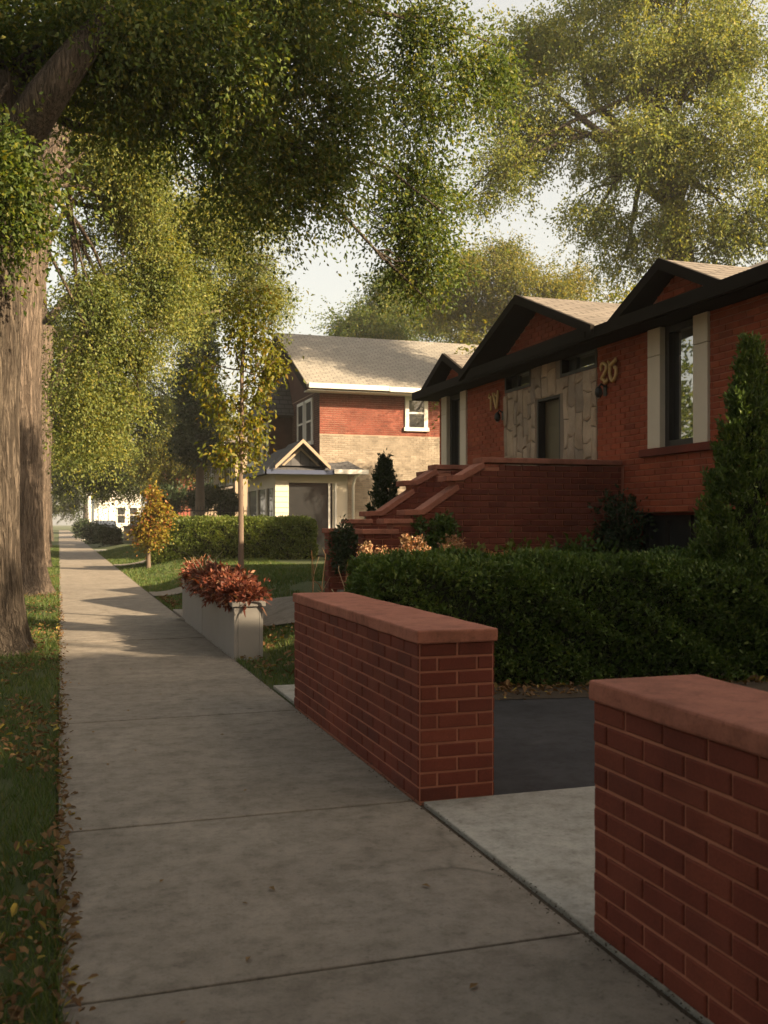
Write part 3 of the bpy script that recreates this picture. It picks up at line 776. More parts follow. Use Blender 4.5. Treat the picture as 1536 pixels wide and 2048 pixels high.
mb = MB(); mb.box(XF - .005, XF + .28, a, a + .03, p, q); mb.box(XF - .005, XF + .28, b - .03, b, p, q); mb.box(XF + .0, XF + .28, a + .03, b - .03, q - .03, q); mb.build('door_frame', M_WINF, o)
mb = MB(); mb.box(XF + .10, XF + .14, a + .032, b - .032, p, q - .032); mb.build('door_leaf', M_DOOR, o)
mb = MB(); mb.box(XF + .085, XF + .099, a + .12, b - .16, 2.05, 2.62); mb.box(XF + .085, XF + .099, a + .12, b - .16, 1.5, 1.95); mb.build('door_panel', M_DOOR, o, bevel=.01)
mb = MB(); mb.ball((XF + .06, a + .08, 2.0), .03); mb.build('door_knob', M_GOLD, o, smooth=True)

# gilded house numbers, raised from the brick
def number(strokes, ox, oy, sc, r, nm='house_number'):
    mb = MB()
    for st, ws in strokes:
        pth = []
        for (x, y) in st:
            q = at_x(ox + x / sc, oy + y / sc, XF - .045); pth.append(q)
        # smooth the stroke
        den = []; rad = []
        for i in range(len(pth) - 1):
            p0 = pth[max(i-1, 0)]; p1 = pth[i]; p2 = pth[i+1]; p3 = pth[min(i+2, len(pth)-1)]
            for k in range(5):
                t = k / 5
                den.append(.5 * ((2*p1) + (-p0+p2)*t + (2*p0-5*p1+4*p2-p3)*t*t + (-p0+3*p1-3*p2+p3)*t**3)); rad.append(ws[i] * (1-t) + ws[i+1] * t)
        den.append(pth[-1]); rad.append(ws[-1])
        mb.tube(den, [r * k for k in rad], 8)
    return mb.build(nm, M_GOLD, house, smooth=True)
number([([(385, 900), (378, 760), (420, 650), (500, 640), (562, 720), (555, 850), (480, 1000), (405, 1150), (470, 1190), (520, 1265), (575, 1230), (585, 1130)], [.5, 1, 1.2, 1, 1, 1.1, 1.1, 1, .9, 1.3, 1, .4])], 1180, 690, 17.07, .021)
number([([(870, 420), (860, 520), (790, 610), (700, 700), (680, 880), (690, 1050), (770, 1220), (860, 1100), (895, 950), (890, 800), (850, 750), (810, 800)], [.4, 1.2, 1.3, 1.2, 1, 1, 1.1, 1, 1, 1, .9, .5]), ([(600, 550), (650, 600), (710, 680)], [.5, .8, 1.1])], 1180, 690, 17.07, .021)
number([([(560, 510), (540, 655), (610, 690)], [.4, 1, 1]), ([(625, 610), (617, 900), (615, 1190)], [1.1, 1, .8])], 950, 760, 19.2, .021)
number([([(680, 510), (760, 780), (820, 1110)], [.8, 1.2, .9]), ([(880, 400), (878, 620), (825, 1110)], [.8, 1.1, .9]), ([(735, 500), (800, 590), (885, 590)], [.4, .9, .9])], 950, 760, 19.2, .021)
for (u, v) in ((1199, 783), (996, 833)):
    c = at_x(u, v, XF - .09)
    o = bpy.data.objects.new('wall_lamp', None); COL.objects.link(o); o.parent = house
    mb = MB(); mb.box(XF - .02, XF + .01, c[1] - .035, c[1] + .035, c[2] - .05, c[2] + .08); mb.tube([(XF - .02, c[1], c[2] + .06), (XF - .07, c[1], c[2] + .09), (XF - .10, c[1], c[2] + .05)], .012, 6); mb.build('bracket', M_IRON, o)
    mb = MB(); mb.tube([(XF - .10, c[1], c[2] + .06), (XF - .10, c[1], c[2] + .03), (XF - .10, c[1], c[2] - .03), (XF - .10, c[1], c[2] - .075)], [.015, .04, .048, .022], 10); mb.build('lamp_shade', M_IRON, o, smooth=True)
    mb = MB(); mb.ball((XF - .10, c[1], c[2] - .07), .02); mb.build('lamp_bulb', M_LAMPG, o, smooth=True)

# ------------------------------------------------------------------ the brick staircase and porch
stair = thing('porch_staircase', 'red brick porch staircase with stepped parapets and sloping clay coloured caps', 'staircase', (4.6, 11.2, .4))
YN, YF2, YL = 10.07, 11.5, 13.5
prof_n = [(3.06, 1.25), (3.38, 1.25), (3.38, 1.36), (3.58, 1.36), (3.58, 1.45), (3.70, 1.46), (4.10, 1.73), (4.10, 1.83), (4.18, 1.84), (4.42, 1.98), (6.19, 2.03)]
def parapet(yf, prof, th, xend):
    body = [(3.09, .30)] + [(x + (.03 if i == 0 else 0), z - .055) for i, (x, z) in enumerate(prof)] + [(xend, .30)]
    mb = MB(); mb.prism([(x, yf + .006, z) for x, z in body], (0, th - .012, 0)); mb.build('parapet_core', M_MORTAR, stair)
    # the caps: flat stones on the piers, sloping stones beside the steps
    def cap(pts):
        mb = MB(); mb.prism([(x, yf - .025, z) for x, z in pts], (0, th + .05, 0)); mb.build('cap', M_COPING, stair, bevel=.008)
    cap([(3.03, 1.195), (3.03, 1.25), (3.44, 1.25), (3.44, 1.195)])
    cap([(3.27, 1.305), (3.27, 1.36), (3.60, 1.36), (3.60, 1.305)])
    cap([(3.50, 1.395), (3.50, 1.455), (3.70, 1.46), (4.12, 1.735), (4.14, 1.675), (3.73, 1.40)])
    cap([(3.98, 1.765), (3.98, 1.83), (4.16, 1.84), (4.42, 1.985), (4.45, 1.92), (4.18, 1.775)])
    cap([(4.40, 1.975), (4.40, 2.035), (xend, 2.035), (xend, 1.975)])
    def lim(z):
        a = 3.065
        for i in range(len(prof) - 1):
            (x0, z0), (x1, z1) = prof[i], prof[i+1]
            if z > z1 - .06: a = max(a, x1)
            elif z > z0 - .06: a = max(a, x0 + (x1 - x0) * (z - z0 + .06) / max(1e-6, z1 - z0))
        return (a - 3.065, xend - 3.065)
    SB.face((3.065, yf), (1, 0), xend - 3.065, .40, 1.965, M_BRICK, lim=lim)
    SB.face((3.065, yf + th), (0, -1), th, .40, 1.19, M_BRICK)
SB = Bricks(stair, .0678, .203, .010, 13)
parapet(YN, prof_n, .22, 6.15)
parapet(YF2, prof_n, .22, 4.95)
mb = MB(); mb.box(4.92, 5.12, YF2 + .23, YL, .3, 1.98); mb.box(5.121, 6.15, YL - .22, YL, .3, 1.98); mb.build('parapet_core', M_MORTAR, stair)
SB.face((5.0, YL + .0), (0, -1), YL - YF2 - .25, .5, 1.965, M_BRICK); 
mb = MB(); mb.box(4.89, 5.15, YF2 + .235, YL + .03, 1.982, 2.045); mb.box(5.151, 6.15, YL - .25, YL + .03, 1.982, 2.045); mb.build('cap', M_COPING, stair, bevel=.008)
SB.finish(300, 10)
for k in range(6):
    mb = MB(); mb.box(3.15 + k * .27, 3.15 + (k + 1) * .27 if k < 5 else 6.18, YN + .225, YF2 - .005 if k < 5 else YL - .23, .3, .52 + .095 * k); mb.build('step', M_WALK, stair, bevel=.008)

# ------------------------------------------------------------------ the two storey house beyond
h2 = thing('two_storey_house', 'two storey house of red over pale brick with a broad sunlit roof', 'house', (12.5, 34.5, .3))
X2, Y2, Z2 = 7.8, 30.5, 5.50
mb = MB(); mb.box(X2 + .002, 18, Y2 + .002, 38.9, .2, Z2); wall2 = mb.build('wall', M_MORTAR2, h2)
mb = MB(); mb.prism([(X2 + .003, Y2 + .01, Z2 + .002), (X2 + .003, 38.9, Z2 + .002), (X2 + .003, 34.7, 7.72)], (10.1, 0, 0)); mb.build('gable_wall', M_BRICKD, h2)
B2 = Bricks(wall2, .0678, .203, .008, 17)
wx = (10.64, 11.42)
B2.face((X2, Y2), (1, 0), 9.0, 4.12, Z2 - .02, M_BRICK2, holes=[(wx[0] - X2, wx[1] - X2, 4.30, 5.45)])
B2.face((X2, Y2), (1, 0), 9.0, .3, 4.10, M_BEIGE)
B2.face((X2, 38.9), (0, -1), 8.4, 3.1, Z2 - .02, M_BRICKD)  # brown front brick, darkened further for the shade on the street side
B2.finish(300, 20)
mb = MB(); ye, yr = 29.95, 34.7
mb.prism([(7.25, ye, 5.62), (18.5, ye, 5.62), (18.5, yr, 8.02), (7.25, yr, 8.02)], (0, 0, -.12))
mb.prism([(7.25, yr + .002, 8.02), (18.5, yr + .002, 8.02), (18.5, 39.5, 5.62), (7.25, 39.5, 5.62)], (0, 0, -.12)); mb.build('roof', M_SHING2, h2)
mb = MB(); mb.box(7.3, 9.9, ye - .11, ye + .0, 5.46, 5.62); mb.box(9.92, 18.5, ye - .10, ye + .0, 5.44, 5.60); mb.build('gutter', M_WHITE, h2, bevel=.02)
mb = MB(); mb.box(7.3, 18.4, ye + .005, Y2 - .002, 5.40, 5.43); mb.build('soffit', M_WHITE, h2)
mb = MB()
for s, yy in ((1, ye), (-1, 39.5)): mb.prism([(7.22, yy, 5.60), (7.22, yr, 8.01), (7.22, yr, 7.80), (7.22, yy + s * .1, 5.40)], (.05, 0, 0))
mb.build('rake_board', M_SOFFIT, h2)
def sash(par, plane, a, b, z0, z1, pos, fw=.09, mull=0):
    """a white sash window; plane 'x' faces the street, plane 'y' faces the camera"""
    o = bpy.data.objects.new('window', None); COL.objects.link(o); o.parent = par
    mb = MB(); gl = MB()
    def bx(m, p, q, r, s, d0, d1):
        if plane == 'y': m.box(p, q, pos + d0, pos + d1, r, s)
        else: m.box(pos + d0, pos + d1, p, q, r, s)
    bx(mb, a, b, z1 - fw, z1, -.06, .0); bx(mb, a - .04, b + .04, z0 - .06, z0 + .06, -.09, .0)
    bx(mb, a, a + fw, z0 + .06, z1 - fw, -.06, 0); bx(mb, b - fw, b, z0 + .06, z1 - fw, -.06, 0)
    bx(mb, a + fw, b - fw, (z0+z1)/2 - .03, (z0+z1)/2 + .03, -.045, 0)
    for k in range(mull):
        m_ = a + (b - a) * (k + 1) / (mull + 1); bx(mb, m_ - .05, m_ + .05, z0 + .06, z1 - fw, -.055, 0)
    mb.build('window_frame', M_WHITE, o)
    bx(gl, a + fw, b - fw, z0 + .06, z1 - fw, -.03, -.012); gl.build('pane', M_GLASSD, o)
sash(h2, 'y', wx[0], wx[1], 4.34, 5.40, Y2, .13)
sash(h2, 'x', 31.3, 32.25, 3.9, 5.35, X2, .1); sash(h2, 'x', 32.45, 33.4, 3.9, 5.35, X2, .1)
# projecting bay with a run of tall white windows and its own hipped roof
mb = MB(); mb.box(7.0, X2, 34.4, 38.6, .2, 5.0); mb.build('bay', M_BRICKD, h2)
mb = MB(); mb.add([(6.6, 34.0, 5.05), (6.6, 39.0, 5.05), (X2 + .2, 39.0, 5.05), (X2 + .2, 34.0, 5.05), (7.7, 35.2, 6.6), (7.7, 37.8, 6.6), (X2+.2, 35.2, 6.6), (X2+.2, 37.8, 6.6)], [(0, 4, 5, 1), (0, 3, 6, 4), (1, 5, 7, 2), (4, 6, 7, 5), (0, 1, 2, 3)]); mb.build('bay_roof', M_DSHING, h2)
for k in range(4): sash(h2, 'x', 34.6 + k * .98, 35.5 + k * .98, 3.5, 4.85, 7.0, .09)
# enclosed porch
mb = MB(); px0, px1, py0, py1, pz = 6.3, 8.6, 30.1, 34.8, 2.85
mb.box(px0, 6.72, py0, py0 + .1, .2, pz); mb.box(8.12, px1, py0, py0 + .1, .2, pz); mb.box(6.72, 8.12, py0, py0 + .1, 2.55, pz)
mb.box(px0, px0 + .1, py0 + .102, py1, .2, 1.2); mb.box(px0, px0 + .1, py0 + .102, py1, 2.4, pz)
for yy in (py0 + .102, 31.4, 32.9, 34.6): mb.box(px0 - .01, px0 + .11, yy, yy + .2, 1.2, 2.4)
mb.build('porch', M_SIDING, h2)
mb = MB()
for k in range(14): 
    z = .3 + k * .165; mb.prism([(px0 - .003, py0 - .004, z), (px0 - .003, py0 - .022, z), (px0 - .003, py0 - .006, z + .16)], (.42, 0, 0))
mb.build('siding', M_SIDING, h2, 'stuff')
mb = MB(); mb.box(6.73, 8.11, py0 + .04, py0 + .07, .3, 2.54); mb.box(px0 + .04, px0 + .06, 30.5, 34.6, 1.2, 2.4); mb.build('porch_screen', M_GLASSD, h2)
mb = MB(); mb.box(7.98, 8.04, py0 + .0, py0 + .035, .3, 2.54); mb.box(8.18, 8.24, py0 - .04, py0 - .005, .3, 2.54); mb.build('door_post', M_WHITE, h2)
mb = MB(); pe = 2.92
mb.add([(5.95, 29.75, pe), (9.1, 29.75, pe), (9.1, 30.5, pe), (8.0, 31.9, 3.95), (X2, 31.9, 3.95), (X2, 33.5, 3.95), (5.95, 35.2, pe), (X2, 35.2, pe), (5.95, 29.75, pe - .08), (9.1, 29.75, pe - .08), (5.95, 35.2, pe - .08), (7.0, 31.9, 3.75), (7.0, 33.3, 3.75)],
       [(0, 1, 2, 3, 11), (11, 3, 4, 5, 12), (0, 11, 12, 6), (12, 5, 7, 6), (0, 8, 9, 1), (6, 10, 8, 0)]); mb.build('porch_roof', M_DSHING, h2)
mb = MB(); mb.box(5.88, 8.05, 29.66, 29.745, pe - .13, pe + .0); mb.box(5.86, 5.945, 29.66, 35.2, pe - .13, pe + .0); mb.build('porch_gutter', M_BLUEG, h2)
mb = MB(); mb.box(8.052, 9.15, 29.62, 29.745, pe - .10, pe + .04); mb.build('porch_gutter', M_WHITE, h2, label='white gutter at the sunlit end of the porch')
# small front gable on the porch roof
mb = MB(); gx, gy, gz, gb = 7.05, 29.60, 3.84, 3.06
for sd in (-1, 1):
    pts = [(gx, gy, gz), (gx + sd * .80, gy, gb), (gx + sd * .80, 31.2, gb), (gx, 31.6, gz)]
    mb.prism(pts if sd > 0 else pts[::-1], (0, 0, -.06))
mb.build('porch_gable', M_DSHING, h2)
mb = MB()
for sd in (-1, 1):
    mb.prism([(gx, gy - .05, gz + .02), (gx + sd * .86, gy - .05, gb - .02), (gx + sd * .86, gy - .05, gb - .13), (gx, gy - .05, gz - .10)], (0, .045, 0))
    mb.prism([(gx, gy + .25, gz - .22), (gx + sd * .60, gy + .25, gb + .0), (gx + sd * .52, gy + .25, gb + .0), (gx, gy + .25, gz - .31)], (0, .04, 0))
mb.build('gable_board', M_STUCCO, h2)
mb = MB(); mb.prism([(gx, gy + .32, gz - .1), (gx - .7, gy + .32, gb), (gx + .7, gy + .32, gb)], (0, .05, 0)); mb.build('gable_panel', M_DSHING, h2)
mb = MB(); mb.tube([(8.75, 29.98, .3), (8.75, 29.98, 2.5), (8.78, 29.80, 2.75), (8.9, 29.70, 2.84)], .045, 8); mb.build('downspout', M_WHITE, h2, smooth=True)
rl = thing('stair_railing', 'black iron railing sloping beside the white porch', 'railing', (5.9, 29.9, .4))
mb = MB(); mb.tube([(5.55, 29.9, .95), (6.05, 29.9, 1.35), (6.25, 29.9, 1.45)], .02, 6); mb.build('handrail', M_IRON, rl)
for k in range(5):
    x = 5.6 + k * .15; mb = MB(); mb.tube([(x, 29.9, .35), (x, 29.9, .97 + k * .11)], .012, 6); mb.build('baluster', M_IRON, rl)

# ------------------------------------------------------------------ houses farther along the street
h3 = thing('stucco_house', 'tan house with white framed windows beyond the iron fence', 'house', (12, 54, .4))
mb = MB(); mb.box(8.0, 17, 47.5, 60, .2, 5.1); mb.build('wall', M_STUCCO, h3)
mb = MB(); mb.add([(7.4, 46.9, 5.1), (17.6, 46.9, 5.1), (17.6, 60.6, 5.1), (7.4, 60.6, 5.1), (12.5, 51, 8.3), (12.5, 56.5, 8.3)], [(0, 1, 4), (1, 2, 5, 4), (2, 3, 5), (3, 0, 4, 5), (3, 2, 1, 0)]); mb.build('roof', M_SHING, h3)
mb = MB(); mb.box(7.32, 7.42, 46.9, 60.6, 4.98, 5.14); mb.build('gutter', M_WHITE, h3)
for y in (48.2, 50.6, 54.2, 57.0): sash(h3, 'x', y, y + 1.5, 3.2, 4.7, 8.0, .1, 1)
for x in (9, 12): sash(h3, 'y', x, x + 1.2, 3.2, 4.7, 47.5, .1)
mb = MB(); mb.box(6.6, 8.0, 48, 53, .2, 2.6); mb.build('porch', M_STUCCO, h3)
mb = MB(); mb.prism([(6.2, 47.6, 2.62), (8.0, 47.6, 3.1), (8.0, 53.4, 3.1), (6.2, 53.4, 2.62)], (0, 0, -.1)); mb.build('porch_roof', M_SHING, h3)

h4 = thing('white_house', 'white columned house glaring in the sun at the far end of the walk', 'house', (6, 122, .3))
mb = MB(); mb.box(3.9, 9.2, 121, 135, 0, 6.0); mb.build('wall', M_WHITE, h4)
mb = MB(); mb.prism([(3.4, 120.2, 6.0), (9.7, 120.2, 6.0), (6.5, 120.2, 8.4)], (0, 16, 0)); mb.build('roof', M_SHING, h4)
for x in (3.3, 4.4, 5.5): mb = MB(); mb.tube([(x, 118.5, 0), (x, 118.5, 4.4)], .2, 10); mb.build('column', M_WHITE, h4, smooth=True)
mb = MB(); mb.box(3.0, 5.9, 118.2, 121, 4.4, 4.9); mb.build('porch_roof', M_WHITE, h4)
for x in (6.4, 7.8): sash(h4, 'y', x, x + 1.1, 1.2, 3.2, 121, .12)
h5 = thing('far_brick_house', 'brown brick house half hidden by trees between the tan house and the white one', 'house', (10, 85, .3))
mb = MB(); mb.box(7.5, 16, 80, 92, 0, 5.6); mb.build('wall', M_BRICK2, h5)
mb = MB(); mb.prism([(7.0, 79.5, 5.6), (16.5, 79.5, 5.6), (11.7, 79.5, 8.6)], (0, 13, 0)); mb.build('roof', M_SHING, h5)
for y in (81, 84, 88): sash(h5, 'x', y, y + 1.2, 1.4, 2.9, 7.5, .1); sash(h5, 'x', y, y + 1.2, 3.9, 5.2, 7.5, .1)

# iron fence beyond the neighbour's hedge
fe = thing('iron_fence', 'black iron picket fence showing above the sunlit hedge', 'fence', (5, 35.5, .4))
mb = MB(); mb.box(3.3, 7.0, 36.29, 36.32, 1.72, 1.76); mb.box(3.3, 7.0, 36.29, 36.32, .7, .74); mb.build('rail', M_IRON, fe)
pk = MB(); pk.tube([(3.3, 36.27, .4), (3.3, 36.27, 1.86), (3.3, 36.27, 1.93)], [.013, .013, .002], 5); p0 = pk.build('picket', M_IRON, fe)
for k in range(1, 31):
    p = p0.copy(); COL.objects.link(p); p.parent = fe; p.location.x = k * .12
mb = MB(); mb.box(6.98, 7.16, 36.2, 36.38, .3, 2.1); mb.build('post', M_WHITE, fe)

# ------------------------------------------------------------------ planters and their plants
def planter(y0, y1, label):
    t = thing('planter_box', label, 'planter', (1.78, (y0+y1)/2, 0), 'grey planters end to end along the walk')
    mb = MB(); x0, x1, h = 1.60, 1.885, .555; th = .04
    mb.box(x0, x0 + th, y0, y1, -.02, h - .05); mb.box(x1 - th, x1, y0, y1, -.02, h - .05); mb.box(x0 + th, x1 - th, y0, y0 + th, -.02, h - .05); mb.box(x0 + th, x1 - th, y1 - th, y1, -.02, h - .05)
    mb.build('box', M_PLANT, t, bevel=.006)
    mb = MB(); mb.box(x0 - .022, x0 + th + .01, y0 - .022, y1 + .0, h - .048, h); mb.box(x1 - th - .01, x1 + .022, y0 - .022, y1, h - .048, h); mb.box(x0 + th + .012, x1 - th - .012, y0 - .022, y0 + th + .01, h - .048, h); mb.box(x0 + th + .012, x1 - th - .012, y1 - th - .01, y1, h - .048, h)
    mb.build('rim', M_PLANT, t, bevel=.006)
    mb = MB(); mb.box(x0 + th + .001, x1 - th - .001, y0 + th + .001, y1 - th - .001, 0, h - .08); mb.build('soil', M_SOIL, t)
planter(9.58, 11.80, 'nearer grey planter box whose pale end faces the camera')
planter(11.83, 13.80, 'farther grey planter box, beyond the seam, a little lower along the walk')
def tuft(name, label, cat, x, y, z, n, L, mat, seed, spread=.2, wr=.12, up=.6, group=None, segs=3):
    """arching strap leaves from one crown"""
    rng = np.random.default_rng(seed); t = thing(name, label, cat, (x, y, z), group)
    V = []
    for i in range(n):
        a = rng.random() * 6.283; el_ = up + rng.normal() * .35
        d = np.array((math.cos(a) * math.cos(el_), math.sin(a) * math.cos(el_), math.sin(el_)))
        p = np.array((rng.normal() * spread * .4, rng.normal() * spread, rng.random() * .05)); l = L * (.5 + .8 * rng.random()); sd = unit(np.cross(d, (0, 0, 1.))); wd = l * wr
        pts = [p]
        for k in range(segs):
            q = pts[-1] + d * l / segs; d = unit(d + np.array((0, 0, -.45)) + rng.normal(size=3) * .18); pts.append(q)
        ws = [wd * .5, wd, wd * .8, .003][:segs + 1]
        for k in range(segs): V.append([pts[k] - sd * ws[k], pts[k] + sd * ws[k], pts[k+1] + sd * ws[k+1], pts[k+1] - sd * ws[k+1]])
    me = quads_mesh('leaves', np.array(V)); link('leaves', me, mat, t); return t
red = [(9.85, 1.1, .22), (10.35, 1.1, .25), (10.85, 1.1, .27), (11.4, 1.1, .29), (11.95, 1.1, .30), (12.5, .95, .28), (13.0, .9, .26)]
rlab = ['bronze red plant at the near end of the nearer planter, hanging over the rim', 'rust red plant second from the near end of the planters', 'copper red feathery plant near the young tree trunk', 'rust red plant over the seam between the two planters', 'tall copper plant with pale tips just beyond the seam', 'dark red plant in the middle of the farther planter', 'dark maroon plant towards the far end of the planters']
for k, (y, s, L) in enumerate(red):
    t = tuft('red_plant', rlab[k], 'plant', 1.745, y, .50, int(260 * s), L * 1.0, M_RED, 300 + k, .15, .06, .8, 'red foliage plants in the planters')
    rg = np.random.default_rng(700 + k)
    hs = [(np.array((1.745 + rg.normal() * .07, y + rg.normal() * .15, .56 + .14 * rg.random() * L / .25)), np.array((.12, .13, .09))) for _ in range(9)]
    P, D = crown_points(rg, hs, 2600, .12, .3, 8, .012)
    P[:, 2] = np.maximum(P[:, 2], .49)
    link('foliage', leaves_mesh('foliage', P - np.array((1.745, y, .50)), D + np.array((0, 0, .3)), .052 * (.6 + .8 * rg.random(len(P))), .45, rg), M_RED, t)
tuft('brown_plant', 'dry brown upright plant at the far end of the farther planter', 'plant', 1.745, 13.45, .50, 260, .30, M_DRYFL, 340, .10, .05, 1.2)
tuft('pale_grass', 'pale wispy grass rising from the red plants', 'plant', 1.74, 12.2, .55, 70, .36, M_REEDS, 341, .16, .02, 1.15)

# ------------------------------------------------------------------ hedges
def hedge(name, label, fp, zf, top, n, L, mat, seed, rnd=.12, lit=0):
    """fp: footprint corners front-left, front-right, back-right, back-left"""
    rng = np.random.default_rng(seed); fl, fr, br, bl = [np.array(p, float) for p in fp]
    c = (fl + fr + br + bl) / 4
    t = thing(name, label, 'hedge', (c[0], c[1], zf))
    core = MB(); ins = .12
    q = [c + (p - c) * (1 - ins / max(.3, abs((p - c)[1]))) * np.array((.97, 1)) for p in (fl, fr, br, bl)]
    q = [np.array((c[0] + (p[0]-c[0]) * .965, c[1] + (p[1]-c[1]) * .70)) for p in (fl, fr, br, bl)]
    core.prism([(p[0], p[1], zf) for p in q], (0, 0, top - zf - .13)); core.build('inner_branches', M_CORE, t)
    def bil(a, b):  # a along, b across
        return fl * (1-a)*(1-b) + fr * a*(1-b) + br * a*b + bl * (1-a)*b
    P = []; D = []
    Lx = np.linalg.norm(fr - fl); Ly = np.linalg.norm(bl - fl); H = top - zf
    areas = np.array([Lx * H, Lx * Ly, Ly * H, Ly * H, Lx * H * .5]); cnt = (n * areas / areas.sum()).astype(int)
    ax = (fr - fl) / Lx; nrm = np.array((ax[1], -ax[0]))
    for k, m in enumerate(cnt):
        a = rng.random(m); b = rng.random(m)
        if k == 0: xy = fl[None] * (1-a)[:, None] + fr[None] * a[:, None]; z = zf + b * H; d = np.array((*nrm, .35))
        elif k == 1: xy = np.array([bil(p, q_) for p, q_ in zip(a, b)]); z = np.full(m, top); d = np.array((0, 0, 1.))
        elif k == 2: xy = fl[None] * (1-a)[:, None] + bl[None] * a[:, None]; z = zf + b * H; d = np.array((-1, 0, .35))
        elif k == 3: xy = fr[None] * (1-a)[:, None] + br[None] * a[:, None]; z = zf + b * H; d = np.array((1, 0, .35))
        else: xy = bl[None] * (1-a)[:, None] + br[None] * a[:, None]; z = zf + b * H; d = np.array((*(-nrm), .35))
        p = np.column_stack([xy, z])
        # rounded shoulders, wavy faces
        toe = np.clip((z - (top - rnd * 2)) / (rnd * 2), 0, 1)
        cen = np.array((c[0], c[1]))
        if k != 1: p[:, :2] -= d[:2] * (toe ** 2 * rnd * .9)[:, None]
        else:
            ed = np.minimum(np.minimum(a * Lx, (1-a) * Lx), np.minimum(b, 1-b) * Ly); p[:, 2] -= rnd * .8 * np.clip(1 - ed / (rnd * 1.6), 0, 1) ** 2
        wv = .05 * np.sin(p[:, 0] * 5.1 + p[:, 2] * 7) * np.sin(p[:, 1] * 6.3 + p[:, 2] * 4.2) + .03 * np.sin(p[:, 0] * 13 + p[:, 1] * 11 + p[:, 2] * 15)
        p += d * wv[:, None] - d * (rng.random(m) ** 2 * .16)[:, None]
        P.append(p); D.append(d + rng.normal(size=(m, 3)) * .55 + np.array((0, 0, .3)))
    P = np.concatenate(P); D = np.concatenate(D)
    off = np.array(world_loc(t))
    # each point is a sprig of three leaves
    PP = np.concatenate([P, P + rng.normal(size=P.shape) * .012, P + rng.normal(size=P.shape) * .018]); DD = np.concatenate([D, D + rng.normal(size=D.shape) * .7, D + rng.normal(size=D.shape) * .7])
    link('foliage', leaves_mesh('foliage', PP - off, DD, L * (.6 + .8 * rng.random(len(PP))), .42, rng), mat, t)
    return t
hedge('clipped_hedge', 'long dark clipped hedge between the parking pad and the brick house', [(2.36, 7.50), (6.08, 6.85), (6.10, 7.45), (2.48, 8.6)], 0.0, 1.0, 35000, .043, M_HEDGE, 51, .12)
hedge('clipped_hedge', 'clipped hedge half in sun in front of the white porch', [(2.45, 28.6), (7.2, 28.5), (7.2, 29.5), (2.45, 29.8)], .15, 1.42, 17000, .07, M_HEDGE2, 52, .14)

# ------------------------------------------------------------------ trees
rngT = np.random.default_rng(5)
def straight(x, y, z0, z1, k=6, lean=(0, 0)):
    return [(x + lean[0] * i / (k-1), y + lean[1] * i / (k-1), z0 + (z1 - z0) * i / (k-1)) for i in range(k)]
ST = 'elm street trees along the walk'
# nearest street tree
E1 = [ell(20, 70, 10.8, 150, 120), ell(-160, 60, 10, 200, 200), ell(230, 50, 10.4, 190, 120), ell(420, 90, 11.0, 180, 130), ell(590, 60, 12, 180, 130), ell(310, 190, 11, 150, 90), ell(480, 250, 11.8, 150, 110),
      ell(600, 300, 12.4, 120, 100), ell(530, 385, 12.4, 66, 55), ell(635, 340, 12.8, 52, 55), ell(680, 200, 12.4, 80, 100), ell(-15, 300, 9.3, 36, 70), ell(-20, 400, 9.3, 30, 65),
      ell(840, 70, 13.2, 120, 120), ell(950, 130, 13.8, 90, 100), ell(860, 200, 13.6, 90, 70), ell(835, 360, 14.2, 40, 75), ell(828, 460, 14.2, 44, 70), ell(845, 540, 14.2, 30, 38), ell(600, -120, 12, 300, 110), ell(200, -150, 10.5, 300, 120)]
tr1 = [(-.80, 11.0, -.05), (-.78, 11.0, 1.0), (-.76, 11.0, 2.4), (-.74, 11.02, 3.8), (-.70, 11.05, 5.0), (-.62, 11.1, 5.9)]
ex1 = [([np.array((-.70, 11.05, 4.7)), at_depth(40, 275, 10.0), at_depth(95, 190, 9.8), at_depth(150, 115, 9.8), at_depth(230, 20, 10.2)], [.24, .21, .19, .16, .11]),
       ([at_depth(300, 170, 11), at_depth(370, 205, 11.5), at_depth(440, 228, 11.8), at_depth(500, 222, 12.0), at_depth(600, 180, 12.3)], [.07, .065, .055, .05, .03])]
tree('street_tree', 'massive dark crowned elm whose furrowed trunk fills the left edge of the photo', (-.8, 11, 0), tr1, [.46, .40, .375, .36, .37, .30], E1, 165000, .062, M_TREE, M_BARK, ST, extra=ex1, limb_r=.05, limb_from=.95, ntr=72, flare=.22, twig=.7)
# second street tree, leaning right
E2 = [ell(250, 400, 21, 90, 110), ell(300, 430, 22, 110, 110), ell(300, 560, 22, 110, 120), ell(195, 600, 21, 75, 130), ell(270, 700, 22, 80, 90), ell(165, 760, 21, 62, 100), ell(170, 860, 21.5, 60, 60), ell(230, 800, 22, 70, 70), ell(420, 440, 23, 110, 90), ell(390, 560, 24, 60, 60),
      ell(250, 280, 20, 160, 100), ell(480, 370, 23, 110, 70), ell(100, 180, 20, 200, 150), ell(170, 480, 21, 55, 90)]
tr2 = [(-.74, 19.6, -.05), (-.73, 19.6, 1.2), (-.73, 19.6, 3.0), (-.72, 19.6, 4.8), (-.58, 19.65, 6.2), (-.30, 19.7, 7.6), (.05, 19.8, 8.9)]
tree('street_tree', 'second elm along the walk, its pale trunk bending right behind the nearest one', (-.74, 19.6, 0), tr2, [.50, .43, .41, .40, .34, .28, .22], E2, 140000, .072, M_TREEP, M_BARK2, ST, ntr=56, flare=.2, twig=.8, droop=.8, limb_r=.06, limb_from=.8)
E3 = [ell(500, 520, 31, 85, 80), ell(540, 600, 31, 45, 70), ell(480, 430, 30, 100, 70), ell(440, 590, 32, 60, 70), ell(130, 700, 30, 70, 110), ell(120, 900, 30, 40, 60), ell(200, 300, 30, 180, 100), ell(220, 880, 31, 70, 45), ell(350, 600, 31, 80, 100)]
